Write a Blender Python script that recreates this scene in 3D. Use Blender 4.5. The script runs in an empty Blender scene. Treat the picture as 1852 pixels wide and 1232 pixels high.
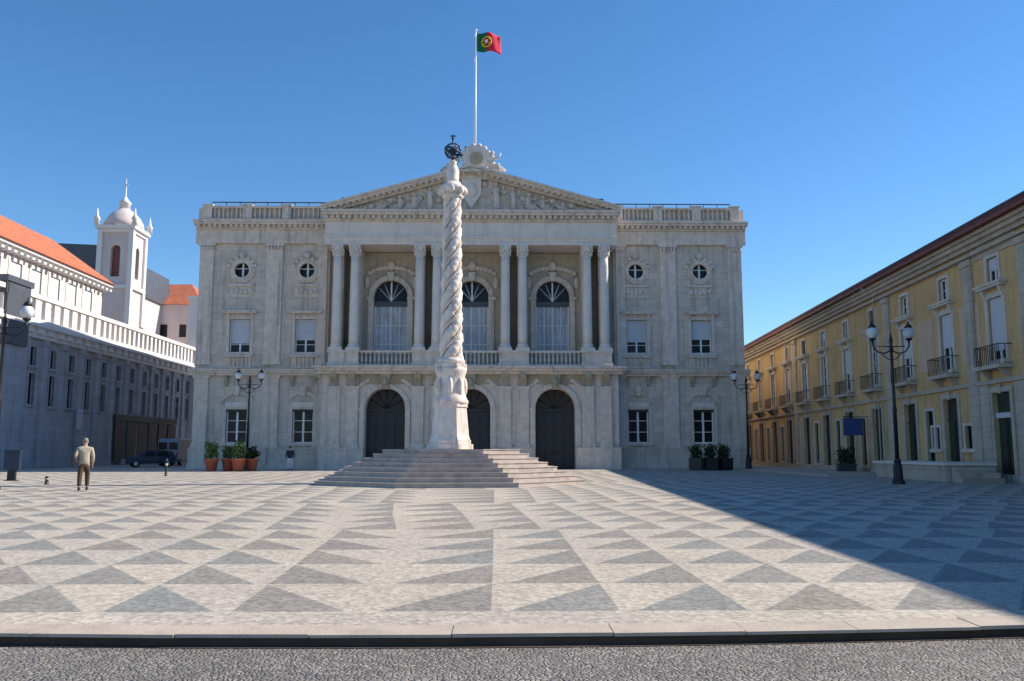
import bpy, math, random
from mathutils import Vector, Matrix
PI = math.pi
R = math.radians
random.seed(7)
S = bpy.context.scene
C = S.collection

# ---------------------------------------------------------------- camera, sky, sun, exposure
cam_d = bpy.data.cameras.new('camera')
cam = bpy.data.objects.new('camera', cam_d); C.objects.link(cam)
cam.location = (0, 0, 1.35)
cam.rotation_euler = (R(90 + 7.26), 0, R(-0.95))
cam_d.sensor_width = 36; cam_d.lens = 30.52
cam_d.clip_start = 0.05; cam_d.clip_end = 5000
S.camera = cam

SUN = Vector((1.325, 0.30, 1.0))                      # towards the sun: from the right, a little behind the hall
elev = math.atan2(SUN.z, math.hypot(SUN.x, SUN.y)); azim = math.atan2(SUN.x, SUN.y)
w = bpy.data.worlds.new('World'); S.world = w; w.use_nodes = True
nt = w.node_tree
sky = nt.nodes.new('ShaderNodeTexSky'); sky.sky_type = 'NISHITA'; sky.sun_disc = False
sky.sun_elevation = elev; sky.sun_rotation = azim
sky.air_density = 1.0; sky.dust_density = 0.0; sky.ozone_density = 5.0; sky.altitude = 50
bg = nt.nodes['Background']; bg.inputs[1].default_value = 0.125
hs = nt.nodes.new('ShaderNodeHueSaturation'); hs.inputs['Saturation'].default_value = 1.16
nt.links.new(sky.outputs[0], hs.inputs['Color']); nt.links.new(hs.outputs[0], bg.inputs[0])
sd = bpy.data.lights.new('sun', 'SUN'); sd.energy = 5.5; sd.angle = R(0.5); sd.color = (1.0, 0.89, 0.76)
so = bpy.data.objects.new('sun', sd); C.objects.link(so)
so.rotation_euler = SUN.to_track_quat('Z', 'Y').to_euler()
S.view_settings.view_transform = 'Standard'; S.view_settings.look = 'None'
S.view_settings.exposure = 0.42; S.view_settings.gamma = 1.0
S.cycles.max_bounces = 6; S.cycles.use_denoising = True

# ---------------------------------------------------------------- node helpers
class G:
    def __init__(s, m): s.t = m.node_tree; s.n = s.t.nodes; s.l = s.t.links
    def node(s, typ, **k):
        n = s.n.new(typ)
        for a, b in k.items(): setattr(n, a, b)
        return n
    def put(s, sock, v):
        if isinstance(v, bpy.types.NodeSocket): s.l.new(v, sock)
        elif isinstance(v, (tuple, list)) and len(v) == 3 and sock.type == 'RGBA': sock.default_value = (*v, 1)
        else: sock.default_value = v
    def m(s, op, a, b=0.0, c=None):
        n = s.node('ShaderNodeMath', operation=op); s.put(n.inputs[0], a); s.put(n.inputs[1], b)
        if c is not None: s.put(n.inputs[2], c)
        return n.outputs[0]
    def mix(s, f, a, b, mode='MIX'):
        n = s.node('ShaderNodeMix', data_type='RGBA', blend_type=mode)
        s.put(n.inputs[0], f); s.put(n.inputs[6], a); s.put(n.inputs[7], b)
        return n.outputs[2]
    def pos(s):
        return s.node('ShaderNodeTexCoord').outputs['Object']
    def sep(s, v):
        n = s.node('ShaderNodeSeparateXYZ'); s.l.new(v, n.inputs[0]); return n.outputs
    def comb(s, x, y, z):
        n = s.node('ShaderNodeCombineXYZ')
        for i, v in enumerate((x, y, z)): s.put(n.inputs[i], v)
        return n.outputs[0]
    def noise(s, v, sc, det=4, rough=.6):
        n = s.node('ShaderNodeTexNoise'); s.l.new(v, n.inputs['Vector'])
        n.inputs['Scale'].default_value = sc; n.inputs['Detail'].default_value = det; n.inputs['Roughness'].default_value = rough
        return n.outputs['Fac']
    def scale(s, v, x, y, z):
        n = s.node('ShaderNodeVectorMath', operation='MULTIPLY'); s.l.new(v, n.inputs[0]); n.inputs[1].default_value = (x, y, z)
        return n.outputs[0]
    def rng(s, v, a, b, c, d):
        n = s.node('ShaderNodeMapRange'); s.l.new(v, n.inputs[0])
        for i, k in enumerate((a, b, c, d)): n.inputs[i+1].default_value = k
        return n.outputs[0]

def newmat(name):
    m = bpy.data.materials.new(name); m.use_nodes = True
    return m, G(m), m.node_tree.nodes['Principled BSDF']

def mat(name, col, rough=.8, metal=0, var=.12, sc=1.5, bump=0.0, bsc=30, spec=.5, dirt=None, dirtamt=.5, streak=False, course=0):
    m, g, p = newmat(name)
    P = g.pos()
    n1 = g.noise(P, sc, 5); n2 = g.noise(P, sc*9, 3)
    f = g.m('ADD', g.m('MULTIPLY', n1, .65), g.m('MULTIPLY', n2, .35))
    k = g.rng(f, .3, .7, 1-var, 1+var)
    c = g.mix(1.0, col, g.comb(k, k, k), 'MULTIPLY')
    if streak:
        st = g.noise(g.scale(P, 2.2, 2.2, .14), 1.3, 5, .65)
        c = g.mix(g.rng(st, .52, .74, 0, dirtamt), c, dirt or (.09, .085, .075))
    elif dirt:
        st = g.noise(P, sc*.6, 6, .7)
        c = g.mix(g.rng(st, .52, .72, 0, dirtamt), c, dirt)
    if course:
        x, y, z = g.sep(P)
        zz = g.m('DIVIDE', z, course); row = g.m('FLOOR', zz)
        uu = g.m('ADD', g.m('DIVIDE', x, course*1.9), g.m('MULTIPLY', g.m('MODULO', row, 2.0), .5))
        wn = g.node('ShaderNodeTexWhiteNoise', noise_dimensions='2D')
        g.l.new(g.comb(g.m('FLOOR', uu), row, 0.0), wn.inputs['Vector'])
        kk = g.rng(wn.outputs['Value'], 0, 1, .93, 1.06)
        c = g.mix(1.0, c, g.comb(kk, kk, kk), 'MULTIPLY')
        jz = g.m('LESS_THAN', g.m('FRACT', zz), .05)
        jx = g.m('LESS_THAN', g.m('FRACT', uu), .022)
        c = g.mix(g.m('MULTIPLY', g.m('MAXIMUM', jz, jx), .35), c, (.08, .075, .07))
    g.l.new(c, p.inputs['Base Color'])
    p.inputs['Roughness'].default_value = rough; p.inputs['Metallic'].default_value = metal
    p.inputs['Specular IOR Level'].default_value = spec
    if bump:
        b = g.node('ShaderNodeBump'); b.inputs['Strength'].default_value = bump; b.inputs['Distance'].default_value = .02
        g.l.new(g.noise(P, bsc, 4), b.inputs['Height']); g.l.new(b.outputs[0], p.inputs['Normal'])
    return m

M = {}
M['hall_stone'] = mat('hall_stone', (.58, .51, .435), .85, var=.22, sc=.9, bump=.4, bsc=8, streak=True, dirtamt=.6, course=.55, spec=.25)
M['hall_trim'] = mat('hall_trim', (.64, .56, .48), .8, var=.22, sc=2.4, bump=.4, bsc=12, streak=True, dirtamt=.55, spec=.25)
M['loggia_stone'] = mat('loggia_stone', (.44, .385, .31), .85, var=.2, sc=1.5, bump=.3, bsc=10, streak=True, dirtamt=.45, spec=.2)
M['surround'] = mat('surround', (.58, .53, .46), .85, var=.14, sc=1.5, streak=True, dirtamt=.35, spec=.2)
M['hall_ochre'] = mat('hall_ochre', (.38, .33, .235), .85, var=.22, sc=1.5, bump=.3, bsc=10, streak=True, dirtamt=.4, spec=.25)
M['column_stone'] = mat('column_stone', (.68, .62, .56), .7, var=.12, sc=1.2, streak=True, dirtamt=.22, spec=.3)
M['marble'] = mat('marble', (.74, .66, .59), .65, var=.22, sc=3.0, bump=.8, bsc=9, streak=True, dirtamt=.6, spec=.35)
M['step_stone'] = mat('step_stone', (.42, .37, .34), .75, var=.25, sc=2.4, dirt=(.16, .14, .13), dirtamt=.55, bump=.3, spec=.3)
M['ochre'] = mat('ochre', (.56, .39, .19), .9, var=.24, sc=.35, streak=True, dirtamt=.75, dirt=(.27, .20, .13), spec=.15)
M['brownpanel'] = mat('brownpanel', (.56, .41, .29), .9, var=.12, sc=.5, streak=True, dirtamt=.3, spec=.15)
M['grey_stone'] = mat('grey_stone', (.46, .41, .335), .85, var=.16, sc=1.2, streak=True, dirtamt=.45, course=.5, spec=.2)
M['white_wall'] = mat('white_wall', (.72, .70, .68), .9, var=.05, sc=.7, streak=True, dirtamt=.18, dirt=(.3, .29, .27), spec=.2)
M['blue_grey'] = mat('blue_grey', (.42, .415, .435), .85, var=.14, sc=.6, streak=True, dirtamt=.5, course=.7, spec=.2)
M['tower_pink'] = mat('tower_pink', (.60, .53, .51), .9, var=.08, sc=.5, streak=True, dirtamt=.3, dirt=(.28, .22, .2), spec=.2)
M['slate'] = mat('slate', (.07, .08, .10), .5, var=.2, sc=1.2)
M['zinc'] = mat('zinc', (.06, .075, .08), .5, var=.2, sc=.8)
M['dark_metal'] = mat('dark_metal', (.018, .02, .026), .45, metal=.3, var=.2, sc=4)
M['bronze_blue'] = mat('bronze_blue', (.03, .055, .10), .4, metal=.6, var=.2, sc=8)
M['iron_dark'] = mat('iron_dark', (.02, .022, .024), .5, var=.25, sc=3)
M['wood_dark'] = mat('wood_dark', (.028, .022, .020), .55, var=.3, sc=3)
M['green_door'] = mat('green_door', (.012, .03, .024), .5, var=.2, sc=3)
M['white_paint'] = mat('white_paint', (.78, .79, .80), .5, var=.04, sc=3)
M['blind'] = mat('blind', (.50, .53, .57), .7, var=.07, sc=1.3)
M['curtain'] = mat('curtain', (.50, .54, .60), .45, var=.13, sc=.9, spec=.6)
M['red_wood'] = mat('red_wood', (.20, .07, .05), .6, var=.2, sc=3)
M['terracotta'] = mat('terracotta', (.42, .115, .06), .8, var=.15, sc=5)
M['asph'] = mat('asph', (.07, .07, .07), .9)
M['skin'] = mat('skin', (.45, .27, .19), .6, var=.05, sc=10)
M['beige_cloth'] = mat('beige_cloth', (.40, .35, .27), .9, var=.12, sc=6, bump=.3, bsc=20)
M['brown_cloth'] = mat('brown_cloth', (.075, .045, .025), .9, var=.15, sc=6)
M['navy_cloth'] = mat('navy_cloth', (.018, .024, .045), .9, var=.15, sc=6)
M['white_cloth'] = mat('white_cloth', (.68, .68, .70), .85, var=.08, sc=6)
M['black_leather'] = mat('black_leather', (.012, .011, .011), .45, var=.1, sc=6)
M['grey_hair'] = mat('grey_hair', (.22, .20, .18), .8, var=.2, sc=30)
M['dark_hair'] = mat('dark_hair', (.02, .016, .013), .7, var=.2, sc=30)
M['blue_sign'] = mat('blue_sign', (.03, .06, .20), .5, var=.1, sc=3)
M['navy_panel'] = mat('navy_panel', (.015, .028, .06), .45, var=.15, sc=3)
M['van_blue'] = mat('van_blue', (.22, .30, .42), .3, var=.05, sc=2, spec=.6)
M['rubber'] = mat('rubber', (.012, .012, .012), .8, var=.1)
M['tail_red'] = mat('tail_red', (.30, .01, .01), .25, var=.05)
M['flag_green'] = mat('flag_green', (.0, .125, .035), .8, var=.1, sc=1)
M['flag_red'] = mat('flag_red', (.62, .012, .045), .8, var=.1, sc=1)
M['flag_yellow'] = mat('flag_yellow', (.80, .62, .06), .8, var=.05)
M['pole_white'] = mat('pole_white', (.75, .77, .80), .4, var=.04)

def glassmat(name, col, rough, var=.0):
    m, g, p = newmat(name)
    n = g.noise(g.pos(), .8, 3)
    k = g.rng(n, .3, .7, .5, 1.6)
    g.l.new(g.mix(1.0, col, g.comb(k, k, k), 'MULTIPLY'), p.inputs['Base Color'])
    p.inputs['Roughness'].default_value = rough
    p.inputs['Specular IOR Level'].default_value = .22
    b = g.node('ShaderNodeBump'); b.inputs['Strength'].default_value = .15; b.inputs['Distance'].default_value = .02
    g.l.new(g.noise(g.pos(), 1.4, 2), b.inputs['Height']); g.l.new(b.outputs[0], p.inputs['Normal'])
    return m
M['glass'] = glassmat('glass', (.012, .013, .016), .22)
M['globe'] = glassmat('globe', (.62, .64, .66), .25)

def curtainmat():
    m, g, p = newmat('curtain'); P = g.pos(); x, y, z = g.sep(P)
    f = g.m('SINE', g.m('ADD', g.m('MULTIPLY', x, 17.0), g.m('MULTIPLY', g.noise(P, 1.1, 2), 9.0)))
    k = g.rng(f, -1, 1, .78, 1.1); n = g.rng(g.noise(P, .7, 3), .3, .7, .75, 1.15)
    c = g.mix(1.0, (.50, .54, .60), g.comb(k, k, k), 'MULTIPLY'); c = g.mix(1.0, c, g.comb(n, n, n), 'MULTIPLY')  # reflected sky and fold shading put into the pale blue colour
    g.l.new(c, p.inputs['Base Color']); p.inputs['Roughness'].default_value = .6
    b = g.node('ShaderNodeBump'); b.inputs['Strength'].default_value = .5; b.inputs['Distance'].default_value = .04
    g.l.new(f, b.inputs['Height']); g.l.new(b.outputs[0], p.inputs['Normal'])
    return m
M['curtain'] = curtainmat()

def roofmat(name, ca, cb, sc=.26):
    m, g, p = newmat(name)
    P = g.pos(); x, y, z = g.sep(P)
    fx = g.m('FRACT', g.m('DIVIDE', x, sc))
    hump = g.m('SINE', g.m('MULTIPLY', fx, PI))
    wn = g.node('ShaderNodeTexWhiteNoise', noise_dimensions='2D')
    g.l.new(g.comb(g.m('FLOOR', g.m('DIVIDE', x, sc)), g.m('FLOOR', g.m('DIVIDE', z, .18)), 0.0), wn.inputs['Vector'])
    c = g.mix(wn.outputs['Value'], ca, cb)
    st = g.noise(P, .8, 5)
    c = g.mix(g.rng(st, .5, .75, 0, .5), c, tuple(k*.4 for k in ca))
    g.l.new(c, p.inputs['Base Color']); p.inputs['Roughness'].default_value = .85
    b = g.node('ShaderNodeBump'); b.inputs['Strength'].default_value = .8; b.inputs['Distance'].default_value = .06
    g.l.new(hump, b.inputs['Height']); g.l.new(b.outputs[0], p.inputs['Normal'])
    return m
M['orange_tile'] = roofmat('orange_tile', (.58, .17, .075), (.40, .13, .07))
M['red_tile'] = roofmat('red_tile', (.20, .05, .03), (.115, .035, .028))

def leafmat(name, a, b_):
    m, g, p = newmat(name)
    n = g.noise(g.pos(), 6, 3)
    g.l.new(g.mix(g.rng(n, .3, .7, 0, 1), a, b_), p.inputs['Base Color']); p.inputs['Roughness'].default_value = .6
    return m
M['leaf'] = leafmat('leaf', (.04, .09, .02), (.12, .19, .05))
M['leaf_dark'] = leafmat('leaf_dark', (.012, .028, .012), (.03, .05, .02))

# the square: light limestone with rows of grey wedge-shaped inlays, small hand-cut setts
def plazamat():
    m, g, p = newmat('plaza_inlay')
    P = g.pos(); X, Y, Z = g.sep(P)
    yy = g.m('SUBTRACT', Y, 7.62)
    blk = g.m('FLOOR', g.m('DIVIDE', yy, 7.8))
    odd = g.m('ABSOLUTE', g.m('MODULO', blk, 2.0))
    # wedges lean with the diagonals of the design left of the middle line
    lean = g.m('MULTIPLY', g.m('SUBTRACT', Y, 7.62), .055)
    xs = g.m('ADD', X, g.m('MULTIPLY', g.rng(X, -2.2, 0, 1, 0), lean))
    xs = g.m('ADD', xs, g.m('MULTIPLY', odd, g.m('ADD', g.m('MULTIPLY', g.m('SUBTRACT', Y, 15.2), .058), 1.35)))
    uc = g.m('DIVIDE', g.m('ADD', xs, .05), 1.10)
    cell = g.m('FLOOR', uc); u = g.m('FRACT', uc)
    left = g.m('LESS_THAN', cell, -1.5)
    flip = left
    u = g.m('ABSOLUTE', g.m('SUBTRACT', u, flip))
    # widening rows
    vc = g.m('DIVIDE', yy, 1.56)
    row = g.m('FLOOR', vc); v = g.m('FRACT', vc)
    big = g.m('LESS_THAN', yy, 1.6)
    slope = g.m('ADD', .52, g.m('MULTIPLY', big, .14))
    warp = g.m('MULTIPLY', g.m('SUBTRACT', g.noise(P, 14, 2), .5), .05)
    d = g.m('SUBTRACT', g.m('MULTIPLY', g.m('SUBTRACT', u, .13), 1.12), g.m('ADD', v, warp))
    tri = g.rng(d, -.015, .015, 0, 1)
    inside = g.m('MULTIPLY', g.m('GREATER_THAN', yy, 0.0), g.m('LESS_THAN', Y, 62.0))
    tri = g.m('MULTIPLY', tri, inside)
    wn = g.node('ShaderNodeTexWhiteNoise', noise_dimensions='2D')
    g.l.new(g.comb(cell, row, 0.0), wn.inputs['Vector'])
    r1 = wn.outputs['Value']
    wn2 = g.node('ShaderNodeTexWhiteNoise', noise_dimensions='2D')
    g.l.new(g.comb(g.m('ADD', cell, 31.0), g.m('FLOOR', g.m('DIVIDE', yy, 3.12)), 0.0), wn2.inputs['Vector'])
    light = g.mix(wn2.outputs['Value'], (.42, .385, .33), (.465, .42, .345))
    dark = g.mix(r1, (.255, .23, .20), (.23, .235, .22))
    c = g.mix(g.m('MULTIPLY', tri, .92), light, dark)
    # setts: small cells of their own tone, and dark joints
    vo = g.node('ShaderNodeTexVoronoi', feature='F1'); g.l.new(P, vo.inputs['Vector']); vo.inputs['Scale'].default_value = 20
    s = g.sep(vo.outputs['Color'])[0]
    k = g.rng(s, 0, 1, .74, 1.22)
    c = g.mix(1.0, c, g.comb(k, k, k), 'MULTIPLY')
    big_n = g.noise(P, .35, 6, .65)
    k2 = g.rng(big_n, .3, .7, .88, 1.1)
    c = g.mix(1.0, c, g.comb(k2, k2, k2), 'MULTIPLY')
    st = g.noise(P, 1.9, 6, .75)
    c = g.mix(g.rng(st, .60, .78, 0, .35), c, (.20, .18, .16))
    g.l.new(c, p.inputs['Base Color']); p.inputs['Roughness'].default_value = .8
    p.inputs['Specular IOR Level'].default_value = .3
    b = g.node('ShaderNodeBump'); b.inputs['Strength'].default_value = .35; b.inputs['Distance'].default_value = .01
    g.l.new(vo.outputs['Distance'], b.inputs['Height']); g.l.new(b.outputs[0], p.inputs['Normal'])
    return m
M['plaza'] = plazamat()

def cobblemat(name, ca, cb, scale, joint=.5):
    m, g, p = newmat(name)
    P = g.pos()
    vo = g.node('ShaderNodeTexVoronoi', feature='F1'); g.l.new(P, vo.inputs['Vector']); vo.inputs['Scale'].default_value = scale
    vd = g.node('ShaderNodeTexVoronoi', feature='DISTANCE_TO_EDGE'); g.l.new(P, vd.inputs['Vector']); vd.inputs['Scale'].default_value = scale
    s = g.sep(vo.outputs['Color'])[0]
    c = g.mix(s, ca, cb)
    c = g.mix(g.rng(vd.outputs['Distance'], .02, .10, joint, 0), c, (.06, .055, .05))
    n = g.noise(P, .8, 6, .7); k = g.rng(n, .3, .7, .8, 1.15)
    c = g.mix(1.0, c, g.comb(k, k, k), 'MULTIPLY')
    g.l.new(c, p.inputs['Base Color']); p.inputs['Roughness'].default_value = .8
    b = g.node('ShaderNodeBump'); b.inputs['Strength'].default_value = .7; b.inputs['Distance'].default_value = .02
    g.l.new(g.rng(vd.outputs['Distance'], 0, .25, 0, 1), b.inputs['Height']); g.l.new(b.outputs[0], p.inputs['Normal'])
    return m
M['cobble'] = cobblemat('cobble', (.14, .13, .118), (.30, .28, .25), 26, .35)
M['kerb'] = mat('kerb', (.46, .40, .33), .8, var=.16, sc=2.5, dirt=(.2, .18, .15), dirtamt=.5, bump=.3, spec=.3)
M['grime_and_shade'] = mat('grime_and_shade', (.075, .055, .042), .95, var=.4, sc=3)

# ---------------------------------------------------------------- mesh builder
class MB:
    def __init__(s): s.v = []; s.f = []; s.sm = []
    def add(s, vs, fs, smooth=False):
        o = len(s.v); s.v += [tuple(v) for v in vs]
        for f in fs: s.f.append(tuple(i+o for i in f)); s.sm.append(smooth)
        return s
    def box(s, x0, x1, y0, y1, z0, z1):
        vs = [(x, y, z) for x in (x0, x1) for y in (y0, y1) for z in (z0, z1)]
        return s.add(vs, [(0, 1, 3, 2), (4, 6, 7, 5), (0, 4, 5, 1), (2, 3, 7, 6), (0, 2, 6, 4), (1, 5, 7, 3)])
    def prism(s, poly, y0, y1):                       # polygon in x-z, extruded along y
        n = len(poly)
        vs = [(x, y0, z) for x, z in poly] + [(x, y1, z) for x, z in poly]
        fs = [tuple(range(n)), tuple(range(2*n-1, n-1, -1))] + [(i, i+n, (i+1) % n+n, (i+1) % n) for i in range(n)]
        return s.add(vs, fs)
    def prismx(s, poly, x0, x1):                      # polygon in y-z, extruded along x
        n = len(poly)
        vs = [(x0, y, z) for y, z in poly] + [(x1, y, z) for y, z in poly]
        fs = [tuple(range(n)), tuple(range(2*n-1, n-1, -1))] + [(i, i+n, (i+1) % n+n, (i+1) % n) for i in range(n)]
        return s.add(vs, fs)
    def prismz(s, poly, z0, z1):
        n = len(poly)
        vs = [(x, y, z0) for x, y in poly] + [(x, y, z1) for x, y in poly]
        fs = [tuple(range(n-1, -1, -1)), tuple(range(n, 2*n))] + [(i, (i+1) % n, (i+1) % n+n, i+n) for i in range(n)]
        return s.add(vs, fs)
    def lathe(s, cx, cy, prof, n=16, z0=0, a0=0, flute=0, smooth=True):
        vs = []
        for r, z in prof:
            for k in range(n):
                rr = r*(1-flute*(k % 2)); a = a0+2*PI*k/n
                vs.append((cx+rr*math.cos(a), cy+rr*math.sin(a), z0+z))
        fs = []
        for j in range(len(prof)-1):
            for k in range(n):
                fs.append((j*n+k, j*n+(k+1) % n, (j+1)*n+(k+1) % n, (j+1)*n+k))
        fs.append(tuple(range(n-1, -1, -1))); fs.append(tuple((len(prof)-1)*n+k for k in range(n)))
        return s.add(vs, fs, smooth)
    def tube(s, pts, rad, n=8):
        pts = [Vector(p) for p in pts]; m = len(pts)
        if not isinstance(rad, (list, tuple)): rad = [rad]*m
        vs = []
        ref = None
        for i, p in enumerate(pts):
            t = (pts[min(i+1, m-1)]-pts[max(i-1, 0)]).normalized()
            if ref is None: ref = t.orthogonal().normalized()
            ref = (ref - t*ref.dot(t)).normalized()
            b = t.cross(ref)
            for k in range(n):
                a = 2*PI*k/n
                vs.append(p+(ref*math.cos(a)+b*math.sin(a))*rad[i])
        fs = [(j*n+k, j*n+(k+1) % n, (j+1)*n+(k+1) % n, (j+1)*n+k) for j in range(m-1) for k in range(n)]
        fs.append(tuple(range(n-1, -1, -1))); fs.append(tuple((m-1)*n+k for k in range(n)))
        return s.add(vs, fs, True)
    def ball(s, c, r, n=12, m=8, rot=None):
        if not isinstance(r, (list, tuple)): r = (r, r, r)
        c = Vector(c); vs = []
        for j in range(1, m):
            th = PI*j/m
            for k in range(n):
                ph = 2*PI*k/n
                v = Vector((r[0]*math.sin(th)*math.cos(ph), r[1]*math.sin(th)*math.sin(ph), r[2]*math.cos(th)))
                if rot is not None: v = rot @ v
                vs.append(c+v)
        t = Vector((0, 0, r[2])); b = Vector((0, 0, -r[2]))
        if rot is not None: t = rot @ t; b = rot @ b
        vs += [c+t, c+b]; T = len(vs)-2
        fs = [(j*n+k, (j+1)*n+k, (j+1)*n+(k+1) % n, j*n+(k+1) % n) for j in range(m-2) for k in range(n)]
        fs += [(T, k, (k+1) % n) for k in range(n)] + [(T+1, (m-2)*n+(k+1) % n, (m-2)*n+k) for k in range(n)]
        return s.add(vs, fs, True)
    def build(s, name, m, parent=None, bevel=0):
        me = bpy.data.meshes.new(name); me.from_pydata(s.v, [], s.f); me.validate(); me.update()
        if len(me.polygons) == len(s.sm): me.polygons.foreach_set('use_smooth', s.sm)
        import bmesh
        bm = bmesh.new(); bm.from_mesh(me); bmesh.ops.recalc_face_normals(bm, faces=bm.faces); bm.to_mesh(me); bm.free()
        me.materials.append(M[m])
        o = bpy.data.objects.new(name, me); C.objects.link(o)
        if parent is not None: o.parent = parent
        if bevel:
            b = o.modifiers.new('bevel', 'BEVEL'); b.width = bevel; b.segments = 2; b.limit_method = 'ANGLE'
        return o

def tag(o, label=None, cat=None, group=None, kind=None):
    if label: o['label'] = label
    if cat: o['category'] = cat
    if group: o['group'] = group
    if kind: o['kind'] = kind
    return o
def thing(name, label, cat, loc=(0, 0, 0), rz=0, group=None):
    o = bpy.data.objects.new(name, None); C.objects.link(o); o.location = loc; o.rotation_euler = (0, 0, rz)
    o.empty_display_size = .3
    return tag(o, label, cat, group)
def copy_tree(o, parent=None):
    c = o.copy(); C.objects.link(c)
    if parent is not None: c.parent = parent
    for ch in [x for x in bpy.data.objects if x.parent == o]: copy_tree(ch, c)
    return c
def struct(o): o['kind'] = 'structure'; return o

# a wall sheet in the x-z plane with real openings and reveals; openings (xa, xb, za, zb, arched)
def wall(mb, x0, x1, z0, z1, yf, ops, depth=.35):
    xs = sorted({x0, x1, *[a for o in ops for a in o[:2]]}); zs = sorted({z0, z1, *[a for o in ops for a in o[2:4]]})
    for i in range(len(xs)-1):
        for j in range(len(zs)-1):
            cx, cz = (xs[i]+xs[i+1])/2, (zs[j]+zs[j+1])/2
            if any(o[0] < cx < o[1] and o[2] < cz < o[3] for o in ops): continue
            mb.add([(xs[i], yf, zs[j]), (xs[i+1], yf, zs[j]), (xs[i+1], yf, zs[j+1]), (xs[i], yf, zs[j+1])], [(0, 1, 2, 3)])
    for o in ops:
        xa, xb, za, zb = o[:4]; yb = yf+depth
        if len(o) > 4 and o[4]:
            r = (xb-xa)/2; cx = (xa+xb)/2; zs_ = zb-r; n = 12
            arc = [(cx-r*math.cos(PI*k/n), zs_+r*math.sin(PI*k/n)) for k in range(n+1)]
            for k in range(n):
                a, b = arc[k], arc[k+1]
                mb.add([(a[0], yf, a[1]), (b[0], yf, b[1]), (b[0], yf, zb), (a[0], yf, zb)], [(0, 1, 2, 3)])
                mb.add([(a[0], yf, a[1]), (b[0], yf, b[1]), (b[0], yb, b[1]), (a[0], yb, a[1])], [(3, 2, 1, 0)])
            top = zs_
        else:
            top = zb
            mb.add([(xa, yf, zb), (xb, yf, zb), (xb, yb, zb), (xa, yb, zb)], [(3, 2, 1, 0)])
        mb.add([(xa, yf, za), (xa, yb, za), (xa, yb, top), (xa, yf, top)], [(0, 1, 2, 3)])
        mb.add([(xb, yf, za), (xb, yb, za), (xb, yb, top), (xb, yf, top)], [(3, 2, 1, 0)])
        mb.add([(xa, yf, za), (xb, yf, za), (xb, yb, za), (xa, yb, za)], [(0, 1, 2, 3)])

def balusters(mb, x0, x1, y, z0, h, step=.32, r=.075, n=8):
    k = max(1, int((x1-x0)/step)); st = (x1-x0)/k
    for i in range(k):
        x = x0+st*(i+.5)
        mb.lathe(x, y, [(r*.9, 0), (r*.9, .06*h), (r*.45, .12*h), (r*1.05, .38*h), (r*.45, .78*h), (r*.8, .9*h), (r*.8, h)], n, z0)

def figure(mb, x, y, z, s, face=1, pose='sit', seed=0):        # carved stone figure
    rr = random.Random(seed)
    h = s
    if pose == 'sit':
        mb.ball((x, y, z+.30*h), (.17*h, .15*h, .24*h)); mb.ball((x, y-.02, z+.56*h), (.16*h, .12*h, .16*h))
        mb.ball((x+face*.03*h, y-.02, z+.80*h), (.09*h, .09*h, .115*h))
        mb.tube([(x, y, z+.2*h), (x+face*.3*h, y-.08*h, z+.24*h), (x+face*.38*h, y-.1*h, z-.05*h)], [.12*h, .09*h, .06*h])
        mb.tube([(x, y, z+.15*h), (x+face*.42*h, y-.02*h, z+.12*h), (x+face*.62*h, y, z-.02*h)], [.12*h, .08*h, .05*h])
        mb.tube([(x-face*.12*h, y, z+.63*h), (x-face*.22*h, y-.04, z+.42*h), (x-face*.1*h, y-.14*h, z+.3*h)], [.06*h, .05*h, .04*h])
        mb.tube([(x+face*.12*h, y, z+.63*h), (x+face*.3*h, y-.04, z+.55*h), (x+face*.4*h, y-.05*h, z+.8*h)], [.06*h, .05*h, .035*h])
    elif pose == 'stand':
        mb.tube([(x, y, z), (x+.02*h, y, z+.25*h), (x, y, z+.5*h), (x, y, z+.74*h), (x, y, z+.84*h)], [.13*h, .11*h, .12*h, .13*h, .05*h], 10)
        mb.ball((x, y, z+.92*h), (.065*h, .07*h, .08*h))
        mb.tube([(x-.12*h, y, z+.76*h), (x-.2*h, y-.03, z+.55*h), (x-.08*h, y-.12*h, z+.48*h)], [.045*h, .04*h, .03*h])
        mb.tube([(x+.12*h, y, z+.76*h), (x+.22*h, y, z+.62*h), (x+.26*h*face, y-.08*h, z+.85*h)], [.045*h, .04*h, .03*h])
    else:                                                       # reclining
        mb.tube([(x-face*.5*h, y, z+.06*h), (x-face*.2*h, y, z+.16*h), (x+face*.05*h, y, z+.16*h), (x+face*.25*h, y, z+.36*h), (x+face*.34*h, y, z+.52*h)], [.05*h, .09*h, .13*h, .14*h, .05*h], 10)
        mb.ball((x+face*.37*h, y, z+.62*h), (.075*h, .08*h, .09*h))
        mb.tube([(x+face*.3*h, y-.05, z+.45*h), (x+face*.5*h, y-.05, z+.28*h), (x+face*.52*h, y-.1, z+.05*h)], [.05*h, .04*h, .035*h])

# ---------------------------------------------------------------- ground, plaza, kerb, road
g_ = MB()
g_.add([(-1500, -200, -.088), (1500, -200, -.088), (1500, 3000, -.088), (-1500, 3000, -.088)], [(0, 1, 2, 3)])
struct(g_.build('road', 'cobble'))
def kerb_y(x):                                       # the front edge of the square bows gently
    return 6.66 + .012*(min(max(x, -8), 8)+.7)**2
NK = 80
kx = [-90+180*i/NK for i in range(NK+1)]
kx = sorted(set(kx+[i*.25 for i in range(-40, 41)]))
vs = []; fs = []
for x in kx: vs += [(x, kerb_y(x)+.34, 0), (x, 16, 0), (x, 66, 0), (x, 240, 0)]
for i in range(len(kx)-1):
    for j in range(3): fs.append((i*4+j, (i+1)*4+j, (i+1)*4+j+1, i*4+j+1))
plz = MB(); plz.add(vs, fs); struct(plz.build('plaza', 'plaza'))
kb = MB()                                            # light kerb stones, each about a metre
x = -30.0
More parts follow.
